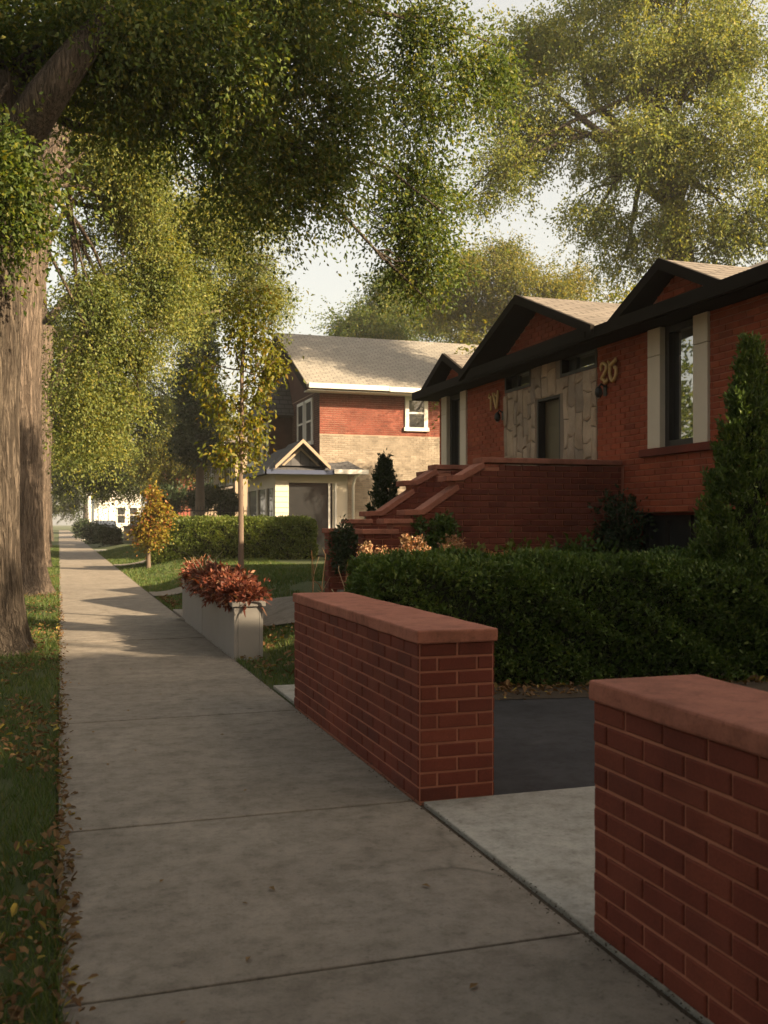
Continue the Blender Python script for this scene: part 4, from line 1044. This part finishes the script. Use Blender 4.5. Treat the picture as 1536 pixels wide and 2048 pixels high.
tree('street_tree', 'third elm along the walk, forked low and half hidden behind two trunks', (-.72, 30.5, 0), straight(-.72, 30.5, -.05, 7, 6, (.3, 0)), [.46, .38, .36, .34, .3, .24], E3, 80000, .082, M_TREEP, M_BARK2, ST, ntr=40, twig=.8, droop=.8)
E4 = [ell(110, 830, 42, 60, 90), ell(200, 880, 43, 90, 60), ell(150, 700, 42, 120, 130), ell(290, 800, 44, 110, 90), ell(210, 950, 44, 70, 28), ell(380, 760, 45, 80, 80)]
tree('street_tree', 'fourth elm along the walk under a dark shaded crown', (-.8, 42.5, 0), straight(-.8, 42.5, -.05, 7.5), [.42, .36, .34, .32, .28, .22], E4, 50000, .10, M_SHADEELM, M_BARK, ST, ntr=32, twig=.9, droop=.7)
E5 = [ell(150, 930, 56, 70, 50), ell(230, 920, 58, 90, 60), ell(300, 930, 60, 70, 50), ell(180, 830, 57, 140, 90), ell(130, 985, 58, 30, 28), ell(200, 965, 58, 60, 30), ell(270, 965, 58, 50, 36), ell(330, 960, 58, 40, 40), ell(160, 900, 57, 50, 50)]
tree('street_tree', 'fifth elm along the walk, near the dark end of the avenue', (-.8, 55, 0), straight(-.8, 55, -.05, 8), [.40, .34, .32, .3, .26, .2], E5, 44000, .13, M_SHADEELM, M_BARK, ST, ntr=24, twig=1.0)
E6 = [ell(120, 970, 78, 30, 40), ell(140, 1005, 82, 26, 22), ell(112, 1015, 80, 16, 18), ell(190, 950, 80, 60, 40), ell(250, 950, 82, 60, 50), ell(160, 890, 80, 110, 60)]
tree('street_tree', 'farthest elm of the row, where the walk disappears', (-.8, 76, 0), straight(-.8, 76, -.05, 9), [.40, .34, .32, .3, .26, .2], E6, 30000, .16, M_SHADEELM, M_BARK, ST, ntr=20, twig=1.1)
E7 = [ell(150, 985, 150, 40, 40), ell(220, 960, 160, 60, 45), ell(120, 960, 150, 40, 60), ell(280, 950, 170, 60, 60), ell(340, 940, 175, 60, 60), ell(100, 1010, 150, 30, 30), ell(135, 1020, 155, 25, 22), ell(60, 1000, 150, 40, 40)]
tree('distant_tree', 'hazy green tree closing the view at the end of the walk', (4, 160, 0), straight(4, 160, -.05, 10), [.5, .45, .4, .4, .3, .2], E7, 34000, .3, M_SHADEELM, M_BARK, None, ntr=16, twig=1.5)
# dark evergreen behind the young tree, golden tree below it
EV_ = [ell(400, 640, 40, 36, 60), ell(395, 720, 40, 56, 60), ell(400, 800, 40, 62, 60), ell(390, 870, 40, 55, 45), ell(400, 590, 40, 20, 40)]
bx, by = at_depth(400, 1045, 40)[:2]
tree('evergreen_tree', 'dark evergreen standing between the sunlit elm and the yellow young tree', (bx, by, .5), straight(bx, by, .4, 9), [.2, .18, .15, .1, .06, .03], EV_, 42000, .13, M_DARKTREE, M_TWIG, None, ntr=16, twig=.6, droop=.9, limbs=False)
EG = [ell(330, 880, 50, 70, 50), ell(400, 890, 50, 70, 45), ell(300, 930, 50, 55, 30), ell(370, 935, 49, 45, 28), ell(440, 850, 52, 60, 60), ell(350, 820, 52, 80, 40)]
bx, by = at_depth(345, 1045, 51)[:2]
tree('golden_tree', 'tree with pale gold hanging leaves in front of the tan house', (bx, by, .4), straight(bx, by, .3, 5.5), [.22, .2, .18, .15, .12, .08], EG, 40000, .12, M_TREEY, M_TWIG, None, ntr=16, twig=.8, droop=.8)
# the slim young tree by the planters
yt = at_x(483, 1140, 2.25); ytx, yty = 2.25, float(yt[1])
zt = lambda v, dz=0: float(at_y(483, v, yty)[2]) + dz
def yell(u, v, ru, rv): return ell(u, v, 13.1, ru, rv)
EY = [yell(500, 600, 30, 45), yell(515, 680, 42, 60), yell(520, 760, 40, 55), yell(470, 800, 32, 40), yell(410, 740, 30, 40), yell(425, 800, 32, 35), yell(505, 840, 42, 35), yell(500, 895, 24, 30), yell(460, 905, 30, 25), yell(540, 720, 25, 40), yell(485, 660, 25, 40)]
ypath = [(ytx, yty, .15)] + [tuple(at_depth(u, v, 13.05)) for u, v in ((482, 1040), (481, 940), (484, 830), (483, 740), (488, 660), (496, 580))]
tree('young_tree', 'slim young tree with yellowing leaves rising behind the planters', (ytx, yty, .15), ypath, [.038, .035, .031, .026, .02, .014, .006], EY, 4300, .075, M_YELLOW, M_YBARK, None, twig=.32, droop=.7, flare=.02, ntr=14, per=8, limb_r=.022, limb_from=.4, wr=.42)
# small maple turning red at the end of the far hedge
mp = at_depth(297, 1127, 27.4); mz = .12
EM = [ell(305, 990, 27.4, 16, 22), ell(300, 1030, 27.4, 24, 22), ell(285, 1055, 27.4, 22, 16), ell(315, 1050, 27.4, 22, 18), ell(325, 1020, 27.4, 12, 10), ell(300, 1078, 27.4, 24, 12)]
tree('small_maple', 'small maple in yellow and red at the sunlit end of the far hedge', (mp[0], mp[1], mz), [(mp[0], mp[1], mz - .1), (mp[0], mp[1], .7), (mp[0]+.03, mp[1], 1.1), (mp[0]+.02, mp[1], 1.6), (mp[0]+.05, mp[1], 2.2)], [.05, .045, .04, .03, .015], EM, 4200, .085, M_FALL, M_TWIG, None, twig=.3, droop=.4, flare=.03, ntr=10, per=7, limb_r=.03, wr=.6)
# big trees behind the houses
ER = [ell(1250, 120, 31, 190, 140), ell(1430, 100, 30, 170, 150), ell(1080, 90, 32, 140, 110), ell(1120, 260, 31, 150, 100), ell(1010, 330, 30, 90, 80), ell(960, 400, 30, 55, 55), ell(1300, 300, 30, 170, 110), ell(1470, 290, 29, 140, 140), ell(1180, 430, 30, 110, 60), ell(1320, 450, 30, 110, 75), ell(1450, 450, 30, 110, 70), ell(1240, 520, 31, 60, 50), ell(1360, 540, 31, 90, 40), ell(1010, 200, 31, 80, 70), ell(1600, 350, 30, 130, 200), ell(1350, -60, 31, 250, 120)]
bt = at_depth(1370, 1045, 30.5)
tree('backyard_elm', 'huge sunlit elm spreading over the roofs on the right', (bt[0], bt[1], 0), [(bt[0], bt[1], -.1)] + [tuple(at_depth(u, v, 30.3)) for u, v in ((1368, 900), (1366, 740), (1362, 560), (1350, 420), (1320, 300), (1290, 180))], [.6, .5, .46, .42, .34, .26, .16], ER, 175000, .10, M_TREEP, M_BARK, None, ntr=24, twig=1.0, droop=.6, limb_r=.16)
EB = [ell(775, 605, 56, 70, 62), ell(735, 640, 55, 50, 45), ell(810, 555, 57, 60, 42), ell(860, 620, 57, 70, 60), ell(690, 660, 55, 40, 35), ell(780, 680, 55, 70, 40)]
bt = at_depth(780, 1045, 56)
tree('backyard_tree', 'round green tree rising behind the two storey house', (bt[0], bt[1], 0), straight(bt[0], bt[1], -.1, 12), [.5, .45, .4, .35, .3, .2], EB, 50000, .14, M_TREE, M_BARK, None, ntr=16, twig=1.3)
EC = [ell(960, 540, 50, 80, 50), ell(1050, 560, 50, 80, 50), ell(900, 600, 51, 60, 50), ell(1000, 620, 51, 90, 50), ell(1110, 600, 50, 60, 50), ell(920, 680, 50, 60, 35), ell(1010, 500, 50, 70, 30), ell(1150, 560, 51, 40, 30)]
bt = at_depth(1010, 1045, 50)
tree('backyard_tree', 'yellow green tree glowing behind the central gable', (bt[0], bt[1], 0), straight(bt[0], bt[1], -.1, 11), [.45, .4, .36, .3, .26, .2], EC, 60000, .125, M_TREEY, M_BARK, None, ntr=16, twig=1.2)
# unseen trees, those behind and beside the photographer added to shade the foreground
def shade_tree(x, y, h, r, label, n=9000, seed=0, leaf=.33, low=.35):
    rg = np.random.default_rng(900 + seed)
    es = []
    for k in range(11):
        a = rg.random() * 6.283; q = r * .62 * math.sqrt(rg.random()); zz = h * (low + (1 - low) * rg.random() * .86)
        es.append((np.array((x + q * math.cos(a), y + q * math.sin(a), zz)), np.array((r * .42, r * .42, r * .34))))
    tree('shade_tree', label, (x, y, 0), straight(x, y, -.1, h * .6), [.42, .38, .35, .3, .25, .18], es, n, leaf, M_TREE, M_BARK, None, ntr=14, twig=1.0, per=10)
SHADE = [(15.2, -8.8, 16, 3.6, .45, 'unseen tall elm, added for shade, in the back yard of the flat roofed house'), 
         (6.2, -15.5, 15, 4.6, .35, 'unseen broad elm, added for shade down the street behind the camera'), (-10.8, 5.0, 15, 5.5, .3, 'elm across the street, level with the garden walls'),
         (-1.2, -2.5, 14, 5.5, .35, 'unseen street elm added for shade just behind the camera'), (5.0, -8.5, 13, 4.2, .3, 'unseen elm added for shade on the lawn of the flat roofed house'),
         (-10.8, 33.0, 15, 5.8, .25, 'elm across the street, level with the third street tree'), (-10.8, 18.0, 15, 5.5, .3, 'elm across the street, level with the second street tree'), (-10.8, -6, 15, 5.5, .3, 'elm across the street, behind the camera'),
         (1.5, -7, 14, 5, .3, 'unseen low spreading elm added for shade over the walk behind the camera'), (9.7, 3.4, 19, 4.1, .62, 'unseen very tall elm, its high crown added for shade between the two brick houses on the right'),
         (3.6, -1.6, 12, 3.6, .4, 'unseen elm added for shade over the driveway beside the nearest wall')]
t = thing('brick_house', 'unseen flat roofed two storey brick house, added beside the driveway to cast shade', 'house', (10.3, -4.4, 0))  # out of view, added so its shadow covers walls, hedge and walk
mb = MB(); mb.box(8.0, 12.6, -10.2, 1.4, 0, 6.45); mb.build('wall', M_BRICKD, t)
mb = MB(); mb.box(7.92, 12.68, -10.28, 1.48, 6.452, 6.6); mb.build('parapet_cap', M_LIME, t, bevel=.02)
for k in range(4):
    for z in (1.6, 4.2): sash(t, 'x', -9.2 + k * 2.6, -8.1 + k * 2.6, z, z + 1.5, 8.0, .08)
for k, (x, y, h, r, lo, lab) in enumerate(SHADE): shade_tree(x, y, h, r, lab, 7000 if lo > .6 else 10500, k, low=lo)

ES = [(np.array(c_), np.array(r_)) for c_, r_ in (((9.3, 21.9, 4.5), (.7, .9, .6)), ((10.2, 22, 5.0), (.8, 1.0, .8)), ((11.1, 22, 5.4), (.8, 1.0, .85)), ((12.3, 22, 5.4), (1.0, 1.2, .9)), ((13.4, 22.1, 6.2), (1.2, 1.2, 1.0)), ((12.6, 22.3, 4.6), (1.2, 1.1, .7)), ((13.8, 22.3, 5.1), (1.2, 1.1, .8)), ((14.6, 24.2, 7.0), (1.4, 1.3, 1.1)), ((15.2, 23, 5.8), (1.2, 1.2, 1.1)))]
tree('side_yard_tree', 'low spreading yellow green tree between the two brick houses', (13, 22.6, .3), straight(13, 22.6, .2, 5), [.22, .2, .18, .16, .14, .1], ES, 40000, .10, M_TREEY, M_TWIG, None, ntr=14, twig=.7)
# houses across the street
for k, (y, lab) in enumerate(((2, 'brown brick house across the street from the garden walls'), (16, 'second brown brick house across the street'))):
    t = thing('brick_house', lab, 'house', (-20, y, 0))
    mb = MB(); mb.box(-27, -16.5, y - 5, y + 5, 0, 6.2); mb.build('wall', M_BRICK2, t)
    mb = MB(); mb.prism([(-28, y - 5.5, 6.2), (-15.9, y - 5.5, 6.2), (-22, y - 5.5, 9.4)], (0, 11, 0)); mb.build('roof', M_SHING, t)

# ------------------------------------------------------------------ shrubs and beds
def cone_shrub(name, label, x, y, z0, z1, r, n, L, mat, seed, xmax=99, cat='shrub', power=.8, deep=1.0):
    rng = np.random.default_rng(seed); t = thing(name, label, cat, (x, y, z0))
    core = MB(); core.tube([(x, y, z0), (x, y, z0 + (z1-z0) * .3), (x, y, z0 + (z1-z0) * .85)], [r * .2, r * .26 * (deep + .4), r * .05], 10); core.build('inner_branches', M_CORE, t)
    # upright sprays, each a small fan of leaves standing out from the cone
    ns = n // 26; hs = rng.random(ns) ** 1.2; as_ = rng.random(ns) * 6.283
    rs = r * np.clip((1 - hs) ** power, .03, 1) * np.clip(.8 + hs * 2, 0, 1) * (.62 + .5 * rng.random(ns))
    k_ = rng.integers(0, ns, n); t_ = rng.random(n)
    a = as_[k_] + rng.normal(size=n) * .05; ln = (.06 + .13 * rng.random(ns))[k_] * (1 if r > .45 else .7)
    rr = rs[k_] + t_ * ln * .45
    P = np.column_stack([x + rr * np.cos(a), y + rr * np.sin(a) * deep, z0 + (z1 - z0 - .1) * hs[k_] + t_ * ln]) + rng.normal(size=(n, 3)) * .012
    P[:, 0] = np.minimum(P[:, 0], xmax)
    D = np.column_stack([np.cos(a) * .5, np.sin(a) * .5, np.full(n, .9)]) + rng.normal(size=(n, 3)) * .35
    PP = np.concatenate([P, P + rng.normal(size=P.shape) * .015]); DD = np.concatenate([D, D + rng.normal(size=D.shape) * .4])
    link('foliage', leaves_mesh('foliage', PP - np.array((x, y, z0)), DD, L * (.6 + .8 * rng.random(len(PP))), .35, rng), mat, t); return t
cone_shrub('arborvitae', 'tall pointed arborvitae at the right edge, its tip catching the sun', 5.74, 7.28, .05, 2.88, .78, 30000, .048, M_HEDGE, 61, XF - .03, power=.95, deep=.45)
cone_shrub('arborvitae', 'small dark pointed arborvitae behind the stair parapet', 4.55, 13.95, .45, 2.33, .34, 9000, .05, M_DARKTREE, 62)
def round_shrub(name, label, c, r, n, L, mat, seed, cat='shrub'):
    rng = np.random.default_rng(seed); t = thing(name, label, cat, (c[0], c[1], c[2] - r[2]))
    P, D = crown_points(rng, [(np.array(c), np.array(r))], n, .16 * max(r) / .4, .1, 8, .02, 2.6)
    P[:, 2] = np.maximum(P[:, 2], c[2] - r[2])
    mb = MB()
    for k in range(7):
        a = k * .9; mb.tube([(c[0], c[1], c[2] - r[2]), (c[0] + r[0] * .3 * math.cos(a), c[1] + r[1] * .3 * math.sin(a), c[2]), (c[0] + r[0] * .7 * math.cos(a), c[1] + r[1] * .7 * math.sin(a), c[2] + r[2] * .6)], [.015, .01, .004], 5)
    mb.build('stems', M_TWIG, t)
    link('foliage', leaves_mesh('foliage', P - np.array(world_loc(t)), D + np.array((0, 0, .5)), L * (.6 + .8 * rng.random(len(P))), .5, rng), mat, t); return t
round_shrub('bushy_shrub', 'leafy green shrub below the porch parapet, right of the stairs', (5.35, 9.35, .78), (.55, .4, .34), 5000, .07, M_HEDGE, 71)
round_shrub('bushy_shrub', 'spreading green plant between the hedge and the staircase wall', (4.45, 9.3, .72), (.6, .4, .3), 4500, .07, M_HEDGE2, 72)
round_shrub('climbing_vine', 'dark vine climbing the corner of the porch and the house wall', (6.02, 9.85, 1.15), (.16, .2, .65), 2600, .06, M_DARKTREE, 73)
round_shrub('climbing_vine', 'vine draped over the caps of the near stair parapet', (3.85, 9.98, 1.12), (.34, .1, .28), 2200, .055, M_HEDGE, 74)
round_shrub('climbing_vine', 'dark vine on the pier of the far stair parapet', (3.22, 11.40, 1.02), (.17, .1, .28), 1500, .05, M_DARKTREE, 75)
for k, (x, y, lab) in enumerate([(2.95, 9.45, 'dried pinkish flower heads on stalks nearest the stair pier'), (3.35, 9.4, 'dried tan flower heads in front of the stair wall'), (3.75, 9.35, 'orange brown flower heads left of the green shrubs'), (4.05, 9.2, 'russet flower heads closest to the green shrubs')]):
    rng = np.random.default_rng(400 + k); z0 = float(yard(np.array(x), np.array(y)))
    t = thing('dried_flowers', lab, 'plant', (x, y, z0), 'dried flowers in the bed behind the hedge')
    mb = MB(); hs = []
    for i in range(12):
        dx, dy, hh = rng.normal() * .13, rng.normal() * .1, .50 + rng.random() * .32
        mb.tube([(x + dx*.4, y + dy*.4, z0), (x + dx, y + dy, z0 + hh)], .004, 4); hs.append((np.array((x + dx, y + dy, z0 + hh)), np.array((.05, .05, .045))))
    mb.build('stems', M_TWIG, t)
    P, D = crown_points(rng, hs, 1500, .04, 0, 5, .012)
    link('flower_heads', leaves_mesh('flower_heads', P - np.array((x, y, z0)), D, .03, .7, rng), M_DRYFL, t)
for k, (x, y, L, lab) in enumerate([(2.55, 8.75, .42, 'grey arching grass at the left end of the hedge'), (3.15, 8.95, .42, 'blue grey grass clump behind the left end of the hedge'), (4.6, 8.9, .45, 'thin grey grass stems in front of the brick stair wall')]):
    tuft('ornamental_grass', lab, 'plant', x, y, float(yard(np.array(x), np.array(y))) + .1, 110, L * 1.2, M_REEDS, 420 + k, .2, .012, 1.15, 'grasses in the bed behind the hedge')
tw = thing('bare_shrub', 'bare reddish twigs arching out at the left end of the hedge', 'shrub', (2.35, 8.5, .05))
mb = MB(); rg = np.random.default_rng(8)
for k in range(9):
    a = rg.random() * 6.28; e = np.array((2.35 + math.cos(a) * .35, 8.5 + math.sin(a) * .3, .55 + rg.random() * .4)); mb.tube(limb_path((2.35, 8.5, .05), e, rg, 6, .25), [.008, .007, .006, .005, .004, .002], 4)
    for q in range(3):
        f = e + rg.normal(size=3) * .08; mb.tube([e - (0, 0, .1), f], [.003, .002], 4)
mb.build('twigs', M_DRYFL, tw)
# shrubs around the far yards
for k, (u, v, zc, ru, rv, mat, lab) in enumerate([(345, 1000, 44, 32, 34, M_DARKTREE, 'dark shrub left of the tan house window'), (405, 995, 43, 34, 36, M_DARKTREE, 'dark purple shrub under the tan house window'), (450, 1000, 42, 26, 34, M_DARKTREE, 'dark shrub beside the white porch corner'),
        (195, 1062, 62, 34, 26, M_DARKTREE, 'dark low shrub by the far driveway'), (165, 1058, 75, 22, 20, M_DARKTREE, 'distant dark shrub at the bend of the walk'), (222, 1075, 52, 26, 18, M_DARKTREE, 'dark clipped shrub on the lawn before the far driveway')]):
    c = at_depth(u, v, zc); round_shrub('far_shrub', lab, c, (ru * zc / FPX, ru * zc / FPX, rv * zc / FPX), 5000, .12, mat, 500 + k)
mbx = thing('low_wall', 'low tan retaining wall on the far lawn', 'wall', (4.6, 60, 0))
mb = MB(); mb.box(3.6, 7, 60, 60.3, 0, 1.05); mb.build('wall', M_STUCCO, mbx, bevel=.03); mb = MB(); mb.box(3.55, 7, 59.95, 60.35, 1.052, 1.14); mb.build('cap', M_STUCCO, mbx)

# ------------------------------------------------------------------ parked cars far along the street
def car(label, x, y, z, rot, paint):
    t = bpy.data.objects.new('parked_car', None); COL.objects.link(t); t.location = (x, y, z); t.rotation_euler = (0, 0, rot)
    tag(t, label, 'car', 'cars parked beyond the shrubs')
    prof = [(-2.2, .35), (-2.22, .75), (-1.95, .92), (-1.1, .98), (-.45, 1.42), (.7, 1.45), (1.5, 1.02), (2.1, .95), (2.2, .7), (2.15, .35)]
    def P(mb, nm, mat, smooth=False, bevel=0.0):
        me = bpy.data.meshes.new(nm); me.from_pydata(mb.v, [], mb.f); o = link(nm, me, mat, t)
        if bevel: md = o.modifiers.new('bevel', 'BEVEL'); md.width = bevel; md.segments = 2
        return o
    mb = MB(); mb.prism([(a, -.85, b) for a, b in prof], (0, 1.7, 0)); P(mb, 'body', paint, bevel=.06)
    mb = MB(); mb.add([(-1.06, -.7, 1.03), (-.5, -.62, 1.40), (-.5, .62, 1.40), (-1.06, .7, 1.03)], [(0, 1, 2, 3)]); mb.v = [(a - .03, b, c + .03) for a, b, c in mb.v]; P(mb, 'windscreen', M_GLASS)
    for s in (-1, 1):
        mb = MB(); mb.prism([(-.85, s * .853, 1.02), (-.40, s * .853, 1.36), (.65, s * .853, 1.38), (1.25, s * .853, 1.03)], (0, s * .006, 0)); P(mb, 'side_window', M_GLASS)
        mb = MB(); mb.box(-2.235, -2.20, s * .75, s * .48, .66, .80); P(mb, 'headlight', M_HEADL)
        for xw in (-1.35, 1.35):
            mb = MB(); mb.tube([(xw, s * .68, .33), (xw, s * .88, .33)], .33, 18); P(mb, 'wheel', M_TYRE)
            mb = MB(); mb.tube([(xw, s * .87, .33), (xw, s * .895, .33)], .2, 14); P(mb, 'rim', M_RIM)
car('dark blue car parked behind the low tan wall', 5.3, 66, .25, R(78), M_CAR)
car('small dark car parked near the end of the walk', 3.9, 92, .05, R(95), M_CAR2)

# ------------------------------------------------------------------ grass, fallen leaves, litter
def blades(name, N, xr, yr, zf, hmin, hmax, wd, seed, dens_y=None, mask=None):
    rng = np.random.default_rng(seed)
    x = xr[0] + (xr[1] - xr[0]) * rng.random(N)
    y = yr[0] * (yr[1] / yr[0]) ** rng.random(N) if dens_y else yr[0] + (yr[1] - yr[0]) * rng.random(N)
    if mask is not None: k = mask(x, y); x, y = x[k], y[k]
    n = len(x); z = zf(x, y); a = rng.random(n) * 6.283; h = hmin + (hmax - hmin) * rng.random(n); sc = np.clip(y / 9, .7, 3.2)
    w_ = wd * sc; lean = rng.normal(size=(n, 2)) * .45
    V = np.empty((n, 3, 3))
    V[:, 0] = np.column_stack([x - np.cos(a) * w_, y - np.sin(a) * w_, z]); V[:, 1] = np.column_stack([x + np.cos(a) * w_, y + np.sin(a) * w_, z])
    V[:, 2] = np.column_stack([x + lean[:, 0] * h, y + lean[:, 1] * h, z + h])
    return link(name, tris_mesh(name, V), M_GRASS, None, 'stuff')
blades('grass', 110000, (-1.9, .012), (1.6, 60), lambda x, y: -.012 + .02 * np.sin(x * 2.2 + y * .9) * .5, .03, .085, .0035, 81, True, lambda x, y: (x > -.09 * y - .7) & (np.sin(x * 9 + y * 3.1) * np.sin(y * 5.3 - x * 4) > -.75))
def lawn_mask(x, y):
    m = (x > -.5)
    pth = np.minimum.reduce([np.hypot(x - a, y - b) for a, b in [(p[0] + (q[0]-p[0]) * t, p[1] + (q[1]-p[1]) * t) for p, q in zip(ctr[:-1], ctr[1:]) for t in np.linspace(0, 1, 8)]])
    m &= pth > .52
    m &= ~((x < 1.98) & (y > 9.55) & (y < 13.85)); m &= ~((x < 2.72) & (y > 13.9) & (y < 15.25)); m &= ~((x < 2.92) & (y < 7.93))
    m &= ~((x > 3.0) & (y > 9.9) & (y < 13.6)); m &= ~((np.abs(y - 31.65) < .62)); m &= ~((np.abs(y - 18.62) < .57)); m &= ~((x > 2.1) & (y < 8.7))
    return m
blades('grass', 110000, (1.615, 5.6), (7.6, 48), lambda x, y: yard(x, y) - .012, .03, .07, .004, 82, True, lawn_mask)
rng = np.random.default_rng(91)
def litter(name, N, fx, fy, zf, L, seed, mask=None, mat=M_DRYLEAF, flatness=.35, lift=.02):
    rng = np.random.default_rng(seed); x, y = fx(rng, N), fy(rng, N)
    if mask is not None: k = mask(x, y); x, y = x[k], y[k]
    n = len(x); P = np.column_stack([x, y, zf(x, y) + rng.random(n) * lift]); a = rng.random(n) * 6.283
    D = np.column_stack([np.cos(a), np.sin(a), rng.normal(size=n) * flatness]); D = unit(D); S = np.column_stack([-np.sin(a), np.cos(a), rng.normal(size=n) * flatness]); S = unit(S)
    l = (L * (.5 + .9 * rng.random(n)))[:, None]; up = np.array((0, 0, 1.)) * l * (.1 + .35 * rng.random((n, 1)))
    tip = P + D * l + up * .5
    A = np.stack([P, P + D * l * .3 + S * l * .27 + up, P + D * l * .72 + S * l * .2 + up * 1.2, tip], 1)
    B = np.stack([tip, P + D * l * .72 - S * l * .2 + up * .9, P + D * l * .3 - S * l * .27 + up * .5, P], 1)
    V = np.concatenate([A, B], 1).reshape(-1, 4, 3)
    return link(name, quads_mesh(name, V), mat, None, 'stuff')
litter('fallen_leaves', 7500, lambda r, n: -1.25 * r.random(n) + .03, lambda r, n: 1.7 * (26 / 1.7) ** r.random(n), lambda x, y: .012 + 0 * x, .036, 92, lambda x, y: (np.sin(x * 3.3 + y * 1.3) + np.sin(y * 2.1 - x * 2) > -.5), lift=.065)
litter('fallen_leaves', 900, lambda r, n: 1.66 + .9 * r.random(n) ** 2, lambda r, n: 8.2 + 10 * r.random(n), lambda x, y: yard(x, y) + .02, .05, 93, lawn_mask)
litter('fallen_leaves', 1500, lambda r, n: 2.1 + 4.2 * r.random(n), lambda r, n: 6.75 + .75 * r.random(n) ** .7, lambda x, y: .002 + 0 * x, .05, 94)
litter('leaf_debris', 1500, lambda r, n: 1.592 + .022 * r.normal(size=n) , lambda r, n: 1.4 * (18 / 1.4) ** r.random(n), lambda x, y: .0 + 0 * x, .009, 95, lambda x, y: x < 1.63, M_SOIL)
litter('leaf_debris', 900, lambda r, n: .035 * np.abs(r.normal(size=n)) - .005, lambda r, n: 1.6 * (20 / 1.6) ** r.random(n), lambda x, y: .001 + 0 * x, .03, 96)
lf = MB()
lf.add([(0, 0, .004), (.03, .016, .016), (.075, .0, .005), (.032, -.018, .012)], [(0, 1, 2), (0, 2, 3)])
lrng = random.Random(4)
spots = [(.86, 4.86), (.35, 3.72), (.62, 3.42), (.72, 3.55), (.25, 5.6), (.42, 5.9), (.30, 2.65), (.95, 6.2), (.45, 7.2), (.2, 6.5), (.75, 7.8), (1.25, 3.4), (1.1, 2.6), (.55, 3.0), (.15, 8.5), (.6, 9.2)]
leaf0 = None
for k, (x, y) in enumerate(spots):
    if leaf0 is None:
        me = bpy.data.meshes.new('fallen_leaf'); me.from_pydata(lf.v, [], lf.f); leaf0 = link('fallen_leaf', me, M_DRYLEAF); o = leaf0
    else: o = leaf0.copy(); COL.objects.link(o)
    o.location = (x, y, .004); s = lrng.uniform(.3, .62); o.scale = (s, s, s); o.rotation_euler = (0, 0, lrng.uniform(0, 6.28))
    tag(o, 'small dry brown leaf lying on the bare concrete walk', 'leaf', 'single leaves on the walk')
